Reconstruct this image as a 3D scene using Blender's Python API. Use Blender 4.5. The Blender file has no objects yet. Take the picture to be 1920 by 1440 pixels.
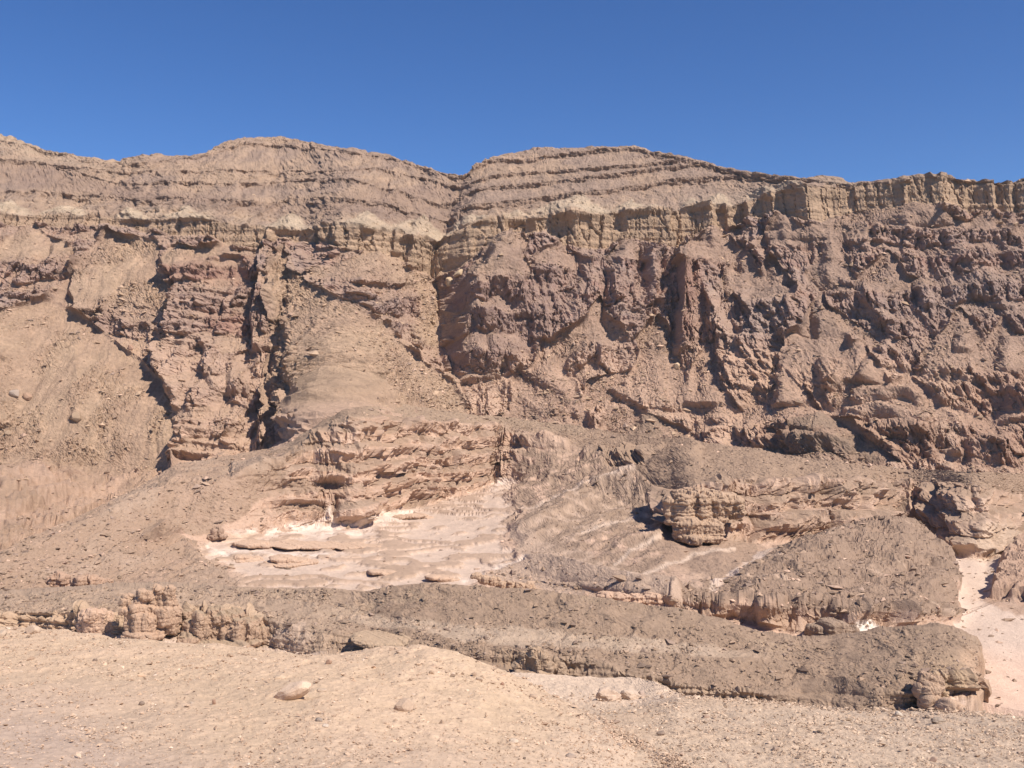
import bpy, math, time
import numpy as np
from math import radians
T0 = time.time()
sc = bpy.context.scene

# ------------------------------------------------------------------ camera, sky, sun, exposure
F, CX, CY, VH = 1884.0, 960.0, 720.0, 700.0      # photograph pixels (1920 wide); VH = row of the true horizon
cam_d = bpy.data.cameras.new('camera')
cam = bpy.data.objects.new('camera', cam_d)
sc.collection.objects.link(cam)
sc.camera = cam
cam.location = (0, 0, 0)
cam.rotation_euler = (radians(90), 0, 0)
cam_d.sensor_width = 36
cam_d.lens = 36 * F / 1920
cam_d.shift_y = (VH - CY) / 1920
cam_d.clip_start = 0.1
cam_d.clip_end = 20000

SUN_EL, SUN_AZ = radians(51), radians(53)        # azimuth measured from straight behind the camera towards its right
sv = np.array([math.cos(SUN_EL) * math.sin(SUN_AZ), -math.cos(SUN_EL) * math.cos(SUN_AZ), math.sin(SUN_EL)])
w = bpy.data.worlds.new("World")
sc.world = w
w.use_nodes = True
nt = w.node_tree
bg = nt.nodes['Background']
sky = nt.nodes.new('ShaderNodeTexSky')
sky.sky_type = 'NISHITA'
sky.sun_disc = False
sky.sun_elevation = SUN_EL
sky.sun_rotation = math.atan2(sv[0], sv[1])
sky.altitude = 2500
sky.air_density = 1.0
sky.dust_density = 0.0
sky.ozone_density = 6.0
bg.inputs['Strength'].default_value = 0.093
hs = nt.nodes.new('ShaderNodeHueSaturation')
hs.inputs['Saturation'].default_value = 1.17
hs.inputs['Hue'].default_value = .508
nt.links.new(sky.outputs[0], hs.inputs['Color']); nt.links.new(hs.outputs[0], bg.inputs[0])
sun_d = bpy.data.lights.new('sun', 'SUN')
sun_d.energy = 4.8
sun_d.angle = radians(0.55)
sun_d.color = (1.0, 0.935, 0.85)
sun = bpy.data.objects.new('sun', sun_d)
sc.collection.objects.link(sun)
sun.rotation_euler = (math.pi / 2 - SUN_EL, 0, math.atan2(sv[0], -sv[1]))
sc.view_settings.view_transform = 'Standard'
sc.view_settings.look = 'None'
sc.view_settings.gamma = 1
sc.view_settings.use_curve_mapping = False
sc.view_settings.exposure = 0.44
sc.cycles.max_bounces = 4
sc.cycles.diffuse_bounces = 2

# ------------------------------------------------------------------ noise
_rs = np.random.RandomState(7)
PERM = np.tile(_rs.permutation(1024), 3).astype(np.int32)
_a = _rs.rand(1024) * 2 * np.pi
G2 = np.stack([np.cos(_a), np.sin(_a)], 1).astype(np.float32)
_g = _rs.randn(1024, 3)
G3 = (_g / np.linalg.norm(_g, axis=1)[:, None]).astype(np.float32)
R1 = _rs.rand(1024).astype(np.float32)
R2 = _rs.rand(1024).astype(np.float32)
R3 = _rs.rand(1024).astype(np.float32)

def n2(x, y, seed=0):
    x = np.asarray(x, np.float32) + seed * 17.3; y = np.asarray(y, np.float32) - seed * 9.1
    xf = np.floor(x); yf = np.floor(y)
    xi = xf.astype(np.int32) & 1023; yi = yf.astype(np.int32) & 1023
    fx = x - xf; fy = y - yf
    ux = fx * fx * fx * (fx * (fx * 6 - 15) + 10); uy = fy * fy * fy * (fy * (fy * 6 - 15) + 10)
    def c(dx, dy):
        g = G2[PERM[PERM[xi + dx] + yi + dy]]
        return g[..., 0] * (fx - dx) + g[..., 1] * (fy - dy)
    a = c(0, 0); b = c(1, 0); d = c(0, 1); e = c(1, 1)
    t = a + ux * (b - a); s = d + ux * (e - d)
    return (t + uy * (s - t)) * 1.5

def n3(x, y, z, seed=0):
    x = np.asarray(x, np.float32) + seed * 17.3; y = np.asarray(y, np.float32) - seed * 9.1; z = np.asarray(z, np.float32) + seed * 5.7
    xf = np.floor(x); yf = np.floor(y); zf = np.floor(z)
    xi = xf.astype(np.int32) & 1023; yi = yf.astype(np.int32) & 1023; zi = zf.astype(np.int32) & 1023
    fx = x - xf; fy = y - yf; fz = z - zf
    ux = fx * fx * (3 - 2 * fx); uy = fy * fy * (3 - 2 * fy); uz = fz * fz * (3 - 2 * fz)
    def c(dx, dy, dz):
        g = G3[PERM[PERM[PERM[xi + dx] + yi + dy] + zi + dz]]
        return g[..., 0] * (fx - dx) + g[..., 1] * (fy - dy) + g[..., 2] * (fz - dz)
    def l(a, b, t): return a + t * (b - a)
    return 1.5 * l(l(l(c(0,0,0), c(1,0,0), ux), l(c(0,1,0), c(1,1,0), ux), uy),
                   l(l(c(0,0,1), c(1,0,1), ux), l(c(0,1,1), c(1,1,1), ux), uy), uz)

def fbm2(x, y, o=4, seed=0, g=.5):
    r = 0; a = 1; s = 0
    for i in range(o):
        r = r + a * n2(x * 2.03 ** i, y * 2.03 ** i, seed + i * 3); s += a; a *= g
    return r / s * 1.4

def fbm3(x, y, z, o=4, seed=0, g=.5):
    r = 0; a = 1; s = 0
    for i in range(o):
        k = 2.03 ** i
        r = r + a * n3(x * k, y * k, z * k, seed + i * 3); s += a; a *= g
    return r / s * 1.4

def rid2(x, y, o=4, seed=0, g=.55):
    r = 0; a = 1; s = 0
    for i in range(o):
        r = r + a * (1 - 2.2 * np.abs(n2(x * 2.05 ** i, y * 2.05 ** i, seed + i * 3))); s += a; a *= g
    return r / s

def wor(x, y, seed=0):
    """cellular noise: distance to the nearest point, gap to the next one, and two random values of the cell"""
    x = np.asarray(x, np.float32) + seed * 13.7; y = np.asarray(y, np.float32) + seed * 7.9
    xf = np.floor(x); yf = np.floor(y)
    f1 = np.full(x.shape, 9, np.float32); f2 = f1.copy(); h = np.zeros(x.shape, np.float32); h2 = h.copy()
    for dx in (-1, 0, 1):
        for dy in (-1, 0, 1):
            k = PERM[PERM[(xf + dx).astype(np.int32) & 1023] + ((yf + dy).astype(np.int32) & 1023)]
            d = (xf + dx + R1[k] - x) ** 2 + (yf + dy + R2[k] - y) ** 2
            m = d < f1
            f2 = np.where(m, f1, np.minimum(f2, d)); f1 = np.where(m, d, f1)
            h = np.where(m, R3[k], h); h2 = np.where(m, R1[(k + 77) & 1023], h2)
    f1 = np.sqrt(f1); f2 = np.sqrt(f2)
    return f1, f2 - f1, h, h2

def sm(a, b, x):
    t = np.clip((x - a) / (b - a), 0, 1)
    return t * t * (3 - 2 * t)

def beds(s, seed=0, sharp=5.0):
    """hard and soft beds along a stratigraphic height, -1..1 with sharp changes"""
    n = n2(s, s * 0 + .37, seed) * 1.6
    return np.tanh(n * sharp) * .6 + n * .5

# ------------------------------------------------------------------ sheets of terrain
# a sheet follows the ground away from the camera along many bearings; its long lines (crests, ledges, scarp feet)
# are given by where they run and how steep the ground is between them, and give real distances and heights
COLS = np.linspace(-230, 2150, 1180)
def cur(pts, u=None):
    p = np.array(pts, float)
    return np.interp(COLS if u is None else u, p[:, 0], p[:, 1])

def smooth1(a, n):
    k = np.hanning(n + 2)[1:-1]; k /= k.sum()
    return np.convolve(np.pad(a, n // 2, mode='edge'), k, mode='valid')[:len(a)]

def loft(u, vs, Y0, ts, rows, i0=0, sy=21):
    """vs: curves from far to near (rows of the picture), Y0: distance along curve i0, ts: ground slope between curves"""
    vs = [np.array(v, float) for v in vs]
    for i in range(1, len(vs)): vs[i] = np.maximum(vs[i], vs[i - 1] + .4)
    n = len(vs)
    Y = [None] * n
    if isinstance(Y0, list):
        Y = [np.array(y, float) + 0 * u for y in Y0]; i0 = n
    else: Y[i0] = np.array(Y0, float) + 0 * u
    s = [(VH - v) / F for v in vs]
    for i in range(i0 + 1, n):
        t = ts[i - 1] + 0 * u
        Y[i] = (s[i - 1] - t) * Y[i - 1] / (s[i] - t)
    for i in (range(i0 - 1, -1, -1) if i0 < n else ()):
        t = ts[i] + 0 * u
        t = np.maximum(t, s[i] + .06)
        Y[i] = (s[i + 1] - t) * Y[i + 1] / (s[i] - t)
    Y = [smooth1(y, sy) for y in Y]
    V = []; YY = []
    for i in range(n - 1):
        f = np.linspace(0, 1, rows[i], endpoint=(i == n - 2))[:, None]
        # straight ground between two lines
        Xa, Za, Xb, Zb = Y[i], Y[i] * s[i], Y[i + 1], Y[i + 1] * s[i + 1]
        y = Xa + (Xb - Xa) * f; z = Za + (Zb - Za) * f
        vv = vs[i] + (vs[i + 1] - vs[i]) * f
        # spread rows evenly in the picture where the ground is visible
        sv_ = (VH - vv) / F
        den = (Zb - Za) - sv_ * (Xb - Xa)
        ff = np.where(np.abs(den) > 1e-6, (sv_ * Xa - Za) / np.where(np.abs(den) > 1e-6, den, 1), f)
        ff = np.clip(ff, 0, 1)
        YY.append(Xa + (Xb - Xa) * ff); V.append(vv)
    return np.tile(u, (sum(len(a) for a in V), 1)).astype(np.float32), np.concatenate(V).astype(np.float32), np.concatenate(YY).astype(np.float32)

def grid_normals(P):
    du = np.gradient(P, axis=1); dv = np.gradient(P, axis=0)
    n = np.cross(du, dv)
    l = np.linalg.norm(n, axis=2, keepdims=True); n = n / np.maximum(l, 1e-9)
    s = np.sign((n * np.array([0, -.6, .8])).sum(2, keepdims=True)); s[s == 0] = 1
    return n * s

def blur(a, n=3, it=1):
    for _ in range(it):
        for ax in (0, 1):
            p = np.pad(a, [(n, n) if i == ax else (0, 0) for i in range(a.ndim)], mode='edge')
            c = np.cumsum(p, axis=ax); z = np.zeros_like(np.take(c, [0], axis=ax)); c = np.concatenate([z, c], axis=ax)
            m = 2 * n + 1
            a = (np.take(c, range(m, c.shape[ax]), axis=ax) - np.take(c, range(0, c.shape[ax] - m), axis=ax)) / m
    return a

def mesh_from(name, co, faces, mat, col=None, parent=None, smooth=False, kind=None, tri=False):
    me = bpy.data.meshes.new(name)
    nv = len(co); nf = len(faces); k = faces.shape[1]
    me.vertices.add(nv); me.vertices.foreach_set('co', np.ascontiguousarray(co, np.float32).ravel())
    me.loops.add(nf * k); me.loops.foreach_set('vertex_index', np.ascontiguousarray(faces, np.int32).ravel())
    me.polygons.add(nf); me.polygons.foreach_set('loop_start', np.arange(0, nf * k, k, dtype=np.int32))
    me.polygons.foreach_set('use_smooth', np.full(nf, smooth))
    me.update(calc_edges=True)
    if col is not None:
        c = np.ones((nv, 4), np.float32); c[:, :3] = np.clip(col.reshape(-1, 3) * np.array([1.06, .97, .905]), 0.01, .9)
        at = me.attributes.new('Col', 'FLOAT_COLOR', 'POINT'); at.data.foreach_set('color', c.ravel())
    me.materials.append(mat)
    o = bpy.data.objects.new(name, me); sc.collection.objects.link(o)
    if parent is not None: o.parent = parent
    if kind: o['kind'] = kind
    return o

def grid_mesh(name, P, col, mat, kind='structure', smooth=False):
    r, c = P.shape[:2]
    i = np.arange(r * c, dtype=np.int32).reshape(r, c)
    q = np.stack([i[:-1, :-1], i[1:, :-1], i[1:, 1:], i[:-1, 1:]], 2).reshape(-1, 4)
    return mesh_from(name, P.reshape(-1, 3), q, mat, col, kind=kind, smooth=smooth)

# strokes: relief laid along a line.  Lines run down the face (vline) or along it (hline)
def vline(U, V, pts, wl, wr, p=1.0, cap=8):
    a = np.array(pts, float); o = np.argsort(a[:, 1]); a = a[o]
    ul = np.interp(V, a[:, 1], a[:, 0]); am = np.interp(V, a[:, 1], a[:, 2])
    e = np.clip((V - a[0, 1]) / cap + 1, 0, 1) * np.clip((a[-1, 1] - V) / cap + 1, 0, 1)
    s = U - ul
    f = np.where(s < 0, 1 + s / wl, 1 - s / wr)
    return am * e * np.clip(f, 0, 1) ** p

def hline(U, V, pts, wu, wd, p=1.0, cap=12):
    a = np.array(pts, float); o = np.argsort(a[:, 0]); a = a[o]
    vl = np.interp(U, a[:, 0], a[:, 1]); am = np.interp(U, a[:, 0], a[:, 2])
    e = np.clip((U - a[0, 0]) / cap + 1, 0, 1) * np.clip((a[-1, 0] - U) / cap + 1, 0, 1)
    s = V - vl
    f = np.where(s < 0, 1 + s / wu, 1 - s / wd)
    return am * e * np.clip(f, 0, 1) ** p

def spur(U, V, pts, p=1.0):
    """pts: (v, crest u, left reach, right reach, height)"""
    a = np.array(pts, float); f = lambda k: np.interp(V, a[:, 0], a[:, k])
    s = U - f(1); m = np.where(s < 0, 1 + s / f(2), 1 - s / f(3))
    return f(4) * np.clip(m, 0, 1) ** p * ((V > a[0, 0]) & (V < a[-1, 0]))

def ribs(x, z, lam, seed, asp=3.0, n=5, g=.52):
    """branching ribs and runnels that run down a face"""
    r = 0; w_ = 0; a = 1.0
    for i in range(n):
        l = lam / 2.1 ** i
        k = 1 - 2.1 * np.abs(n2(x / l + .45 * w_, z / (l * asp) + .25 * w_, seed + i * 5))
        r = r + a * k; w_ = k; a *= g
    return r

def cone(U, V, u0, v0, v1, w, amp, p=1.0):
    """apron of debris: apex at the top, widening downhill"""
    f = np.clip((V - v0) / (v1 - v0), 0, 1)
    k = 1 - np.abs(U - u0) / (w * f + 1e-3)
    m = np.clip(k, 0, 1) * (V > v0)
    fo = 1 - sm(v1, v1 + (v1 - v0) * .5, V)
    return amp * m ** p * fo * np.minimum(1, f * 2.5), np.clip(k * 3, 0, 1) * (V > v0) * fo

def poly(U, V, pts, soft=8):
    a = np.array(pts, float)
    x0, y0 = a.min(0) - soft; x1, y1 = a.max(0) + soft
    out = np.zeros(U.shape, np.float32)
    m = (U > x0) & (U < x1) & (V > y0) & (V < y1)
    u = U[m]; v = V[m]
    if not len(u): return out
    ins = np.zeros(len(u), bool); dm = np.full(len(u), 1e9)
    for i in range(len(a)):
        (xa, ya), (xb, yb) = a[i], a[(i + 1) % len(a)]
        c = ((ya > v) != (yb > v)) & (u < (xb - xa) * (v - ya) / (yb - ya + 1e-9) + xa); ins ^= c
        t = np.clip(((u - xa) * (xb - xa) + (v - ya) * (yb - ya)) / ((xb - xa) ** 2 + (yb - ya) ** 2 + 1e-9), 0, 1)
        dm = np.minimum(dm, (u - xa - t * (xb - xa)) ** 2 + (v - ya - t * (yb - ya)) ** 2)
    d = np.sqrt(dm); d = np.where(ins, d, -d)
    out[m] = sm(-soft, soft, d)
    return out

def mix(col, c, m):
    m = m[..., None]
    return col * (1 - m) + np.asarray(c, np.float32) * m

def lum(c, k): return tuple(x * k for x in c)
# real colours of the ground
TAN = (.345, .258, .19); TALUS = (.35, .255, .185)
YEL = (.415, .31, .22); PALE = (.5, .42, .31); MAUVE = (.285, .218, .175); PURP = (.33, .24, .203)
GREYP = (.29, .232, .21); RED = (.30, .165, .13); PINK = (.49, .36, .275); PINKG = (.40, .295, .235)
WHITE = (.58, .475, .395); CREAM = (.50, .385, .295); SAND = (.515, .40, .287); GRAV = (.50, .42, .33); WASH = (.66, .52, .42)
DARKG = (.275, .206, .153)

def to_xyz(U, V, Y):
    return np.stack([Y * (U - CX) / F, Y, Y * (VH - V) / F], -1).astype(np.float32)

# ------------------------------------------------------------------ materials
def ground_mat(name, scale, bump, speck=.12, grain=1.0):
    m = bpy.data.materials.new(name); m.use_nodes = True
    t = m.node_tree; N = t.nodes; L = t.links
    b = N['Principled BSDF']; b.inputs['Roughness'].default_value = .95
    b.inputs['Specular IOR Level'].default_value = .12
    at = N.new('ShaderNodeAttribute'); at.attribute_name = 'Col'
    g = N.new('ShaderNodeNewGeometry')
    def noise(s, d=5, r=.6):
        n = N.new('ShaderNodeTexNoise'); n.inputs['Scale'].default_value = s; n.inputs['Detail'].default_value = d
        n.inputs['Roughness'].default_value = r; L.new(g.outputs['Position'], n.inputs['Vector']); return n
    n1 = noise(scale, 6, .7); n2_ = noise(scale * 7.3, 3, .7)
    mr = N.new('ShaderNodeMapRange'); mr.inputs['From Min'].default_value = .25; mr.inputs['From Max'].default_value = .75
    mr.inputs['To Min'].default_value = 1 - speck; mr.inputs['To Max'].default_value = 1 + speck
    L.new(n1.outputs['Fac'], mr.inputs['Value'])
    mr2 = N.new('ShaderNodeMapRange'); mr2.inputs['From Min'].default_value = .3; mr2.inputs['From Max'].default_value = .7
    mr2.inputs['To Min'].default_value = 1 - speck * grain; mr2.inputs['To Max'].default_value = 1 + speck * grain
    L.new(n2_.outputs['Fac'], mr2.inputs['Value'])
    mu = N.new('ShaderNodeMath'); mu.operation = 'MULTIPLY'; L.new(mr.outputs[0], mu.inputs[0]); L.new(mr2.outputs[0], mu.inputs[1])
    vm = N.new('ShaderNodeVectorMath'); vm.operation = 'SCALE'; L.new(at.outputs['Color'], vm.inputs[0]); L.new(mu.outputs[0], vm.inputs['Scale'])
    L.new(vm.outputs[0], b.inputs['Base Color'])
    bp = N.new('ShaderNodeBump'); bp.inputs['Strength'].default_value = 1.0; bp.inputs['Distance'].default_value = bump
    ad = N.new('ShaderNodeMath'); ad.operation = 'MULTIPLY_ADD'; ad.inputs[1].default_value = .35
    L.new(n2_.outputs['Fac'], ad.inputs[0]); L.new(n1.outputs['Fac'], ad.inputs[2])
    L.new(ad.outputs[0], bp.inputs['Height']); L.new(bp.outputs[0], b.inputs['Normal'])
    return m
M_ROCK = ground_mat('mountain_rock', .4, 1.9, .16)
M_VAL = ground_mat('valley_ground', .6, .5, .10)
M_RIDGE = ground_mat('ridge_gravel', 1.1, .28, .10)
M_FORE = ground_mat('foreground_sand', 7, .03, .12)
M_STONE = ground_mat('loose_stone', 1.5, .15, .12)

def dust(P, col, c, lo=.55, hi=.85, k=.7):
    """wind-blown dust and scree settle where the rock is not steep"""
    n = grid_normals(P)
    return mix(col, c, sm(lo, hi, blur(n[..., 2], 1)) * k), n

# ------------------------------------------------------------------ MOUNTAIN
u = COLS
sky_l = cur([(-230,190),(-100,215),(0,252),(30,262),(75,282),(150,292),(195,300),(225,303),(260,296),(300,291),(355,293),(385,285),(420,268),(455,261),(515,258),(560,264),(640,278),(700,287),(722,290),(738,297),(770,309),(830,322),(866,326),(890,314),(912,302),(935,295),(985,281),(1000,279),(1100,277),(1190,275),(1215,284),(1280,294),(1300,300),(1330,305),(1340,313),(1400,323),(1447,329),(1513,337),(1540,330),(1570,332),(1592,345),(1633,345),(1727,337),(1763,337),(1813,339),(1897,344),(1920,338),(2000,330),(2150,325)])
A_top = cur([(-230,395),(0,403),(210,410),(347,413),(400,413),(477,430),(533,433),(600,430),(640,428),(740,440),(820,440),(873,427),(900,417),(937,413),(1007,413),(1057,405),(1140,403),(1173,400),(1240,400),(1280,392),(1333,387),(1377,387),(1410,380),(1460,367),(1520,357),(1567,354),(1620,350),(1660,346),(1727,340),(1763,339),(1813,341),(1897,346),(1920,341),(2150,330)])
A_bot = cur([(-230,415),(0,422),(210,430),(347,440),(400,453),(477,468),(533,455),(600,455),(640,462),(740,482),(780,497),(830,510),(867,503),(887,480),(940,447),(990,457),(1023,450),(1090,470),(1133,470),(1167,453),(1207,460),(1257,470),(1280,463),(1337,430),(1383,433),(1407,413),(1477,407),(1520,423),(1540,420),(1600,400),(1710,390),(1780,393),(1813,400),(1907,405),(2150,400)])
C_bot = cur([(-230,640),(0,615),(100,600),(200,620),(300,650),(420,650),(500,645),(600,625),(700,645),(830,690),(950,700),(1100,720),(1280,660),(1400,640),(1600,650),(1800,640),(2150,640)])
F1 = cur([(-230,900),(0,872),(100,890),(200,905),(300,888),(340,870),(430,855),(500,850),(560,825),(600,790),(640,720),(720,765),(870,790),(1080,815),(1280,835),(1500,870),(1700,890),(1800,895),(1920,898),(2150,905)])
F0 = cur([(-230,1150),(0,1110),(150,1040),(270,970),(340,920),(430,900),(560,930),(640,930),(720,900),(870,880),(1280,900),(1500,940),(1920,960),(2150,970)])
YF = cur([(-230,545),(0,560),(300,568),(430,575),(560,586),(700,602),(900,612),(1300,595),(1500,550),(1700,520),(1920,500),(2150,480)])
# ledges on the upper slopes (lip of each), between skyline and cliff top
def between(fr): return sky_l + (A_top - sky_l) * fr
L1 = cur([(-230,215),(0,262),(225,315),(385,292),(455,270),(600,280),(740,300),(850,330),(912,302),(1000,297),(1100,284),(1190,278),(1300,302),(1400,325),(1600,347),(2150,326)])
L2 = cur([(-230,250),(0,300),(225,325),(430,322),(560,326),(700,318),(860,345),(960,325),(1100,317),(1250,303),(1337,306),(1400,326),(1600,348),(2150,327)])
L3 = cur([(-230,280),(0,306),(100,312),(225,345),(500,345),(640,335),(820,375),(900,354),(1060,337),(1200,320),(1280,310),(1337,309),(1400,327),(1600,349),(2150,328)])
L4 = cur([(-230,330),(0,360),(225,370),(500,378),(640,372),(820,402),(900,382),(1000,373),(1060,364),(1130,357),(1200,345),(1280,335),(1400,328),(1600,350),(2150,329)])
lt = [8, 7, 9, 12]
vs = [sky_l]; ts = []; rows = []
def add(v, t, r): vs.append(v); ts.append(t); rows.append(r)
sl = .47
Ls = [np.clip(L, sky_l + 1, A_top - 1) for L in (L1, L2, L3, L4)]
for k_, (L, h) in enumerate(zip(Ls, lt)):
    right = sm(820, 900, u)
    L[:] = np.clip(L + (4.5 - 3 * right) * fbm2(u / 46, u * 0 + k_, 4, 300 + k_), sky_l + 1, A_top - 1)
    hh = h * (.55 + .45 * right + (.8 - .35 * right) * fbm2(u / 60, u * 0 + k_ + 9, 3, 310 + k_)).clip(.12, 1.3)
    add(L, sl, 11); add(np.minimum(L + hh, A_top - .5), 2.0 + 6.0 * right, 8)
add(A_top, .5, 26)
add(A_bot, cur([(-230,1.3),(350,1.8),(480,5),(2150,5)]), 34)
add(C_bot, 1.15, 120)
add(F1, .8, 120)
add(F0, cur([(-230,.07),(200,.08),(330,.2),(430,.4),(2150,.4)]), cur([(0,1)])[0:1].astype(int)[0] * 40)
U, V, Y = loft(u, vs, YF, ts, rows, i0=len(vs) - 2, sy=71)
YF_rows = None
# ground behind the skyline
back = 14
bY = Y[0][None] + np.linspace(220, 8, back)[:, None] ** 1.0
bZ = Y[0] * (VH - V[0]) / F
bz = bZ[None] - (bY - Y[0][None]) * .12
bX = Y[0][None] * (U[0][None] - CX) / F
Pb = np.stack([bX * bY / Y[0][None], bY, bz], -1)
P = to_xyz(U, V, Y)
N0 = blur(grid_normals(P), 9, 2); N0 /= np.linalg.norm(N0, axis=2, keepdims=True)
# horizontal, camera-side direction of each spot: relief pushes out from the face
N0[..., 2] *= .2; N0 /= np.linalg.norm(N0, axis=2, keepdims=True)
X, Yy, Z = P[..., 0], P[..., 1], P[..., 2]
wu = U + 9 * fbm2(X / 22, Z / 22, 3, 1); wv = V + 7 * fbm2(X / 18, Z / 18, 3, 2)
D = np.zeros(U.shape, np.float32)
def R(pts, wl, wr, p=1.0, cap=8):
    global D
    D += vline(wu, wv, pts, wl, wr, p, cap)
def H(pts, wu_, wd, p=1.0):
    global D
    D += hline(wu, wv, pts, wu_, wd, p)
# --- the large forms
R([(866,320,-6),(845,370,-14),(825,420,-22),(832,500,-32),(842,560,-34),(838,640,-26),(855,700,-14),(880,740,-6)], 110, 50, 1.2)   # main ravine
R([(960,450,14),(930,500,22),(885,545,26),(872,600,26),(865,650,22),(875,710,10)], 42, 130, 1.0)                                   # dark wall right of it
D += spur(wu, wv, [(435,540,8,10,0),(500,560,50,70,8),(600,590,95,170,22),(690,615,110,260,29),(760,640,120,300,29),(820,650,130,320,22),(960,660,130,320,16)], .95)                                    
D += spur(wu, wv, [(575,128,8,10,0),(640,140,80,90,9),(710,150,130,160,18),(770,150,190,210,20),(825,150,230,230,11),(875,150,240,240,0),(960,150,230,230,0)], .95)                                               
R([(40,560,8),(20,620,20),(-20,700,30),(-60,800,30)], 90, 100, 1.1)
# --- left cliffs
for pts, wl, wr in (
    ([(108,465,6),(100,490,9),(88,522,7)], 10, 40), ([(160,468,8),(150,490,8),(135,515,6)], 12, 60),
    ([(45,480,5),(40,505,6)], 10, 30), ([(150,515,8),(135,550,14),(160,585,8)], 9, 90),
    ([(345,500,6),(340,530,10),(345,560,12),(340,600,14),(330,650,10)], 10, 110),
    ([(308,480,8),(318,505,8),(340,525,6)], 12, 60), ([(430,480,7),(470,490,9),(485,520,9)], 25, 10),
    ([(505,440,16),(505,470,18)], 6, 14), ([(500,478,18),(494,540,22),(480,600,22),(480,658,18)], 8, 60),
    ([(525,540,12),(520,580,14),(530,610,8)], 8, 30), ([(610,428,8),(612,450,6)], 5, 20), ([(632,432,6),(634,452,6)], 4, 14),
    ([(310,650,14),(320,690,18),(345,740,20),(355,790,10)], 22, 80), ([(390,640,12),(400,700,14),(420,740,8)], 14, 70),
    ([(440,690,10),(450,735,8)], 14, 30), ([(510,720,14),(505,765,14)], 12, 60), ([(495,780,14),(500,825,10)], 14, 60),
    ([(360,800,16),(350,855,10)], 22, 80), ([(590,760,12),(585,800,10)], 14, 30), ([(630,770,10),(625,800,8)], 12, 30),
    ([(742,440,6),(738,470,6)], 4, 24), ([(772,442,9),(770,492,9)], 7, 50), ([(830,460,6),(828,508,8)], 8, 22)): R([(a_, b_, c_ * .75) for a_, b_, c_ in pts], wl, wr, .9)
# --- the long cliff band: planes that turn away from the sun, then a lit corner
for pts, wl, wr in (
    ([(940,408,12),(940,450,12)], 66, 12), ([(1075,405,5),(1075,470,5)], 12, 70), ([(1003,412,5),(1003,450,5)], 10, 30),
    ([(1171,400,8),(1171,460,8)], 10, 60), ([(1250,396,15),(1254,470,15)], 74, 9), ([(1334,385,13),(1336,440,13)], 70, 10), ([(1365,387,5),(1365,430,5)], 8, 20),
    ([(1405,382,8),(1405,415,8)], 10, 30), ([(1524,355,18),(1526,425,18)], 108, 40), ([(1458,366,4),(1458,402,4)], 30, 6),
    ([(1769,338,22),(1772,395,22)], 175, 26), ([(1690,340,4),(1692,375,4)], 20, 5), ([(1805,340,7),(1806,400,7)], 28, 8),
    ([(1860,343,9),(1862,405,9)], 40, 9), ([(1895,343,6),(1897,405,6)], 26, 8), ([(1960,340,12),(1960,405,12)], 60, 12), ([(2060,335,16),(2060,405,16)], 90, 14)): R([(a_, b_, c_ * (.8 if a_ < 1600 else .6)) for a_, b_, c_ in pts] + [(pts[-1][0], pts[-1][1] + 30, pts[-1][2] * .15)], wl, wr, 1.0, 4)
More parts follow.
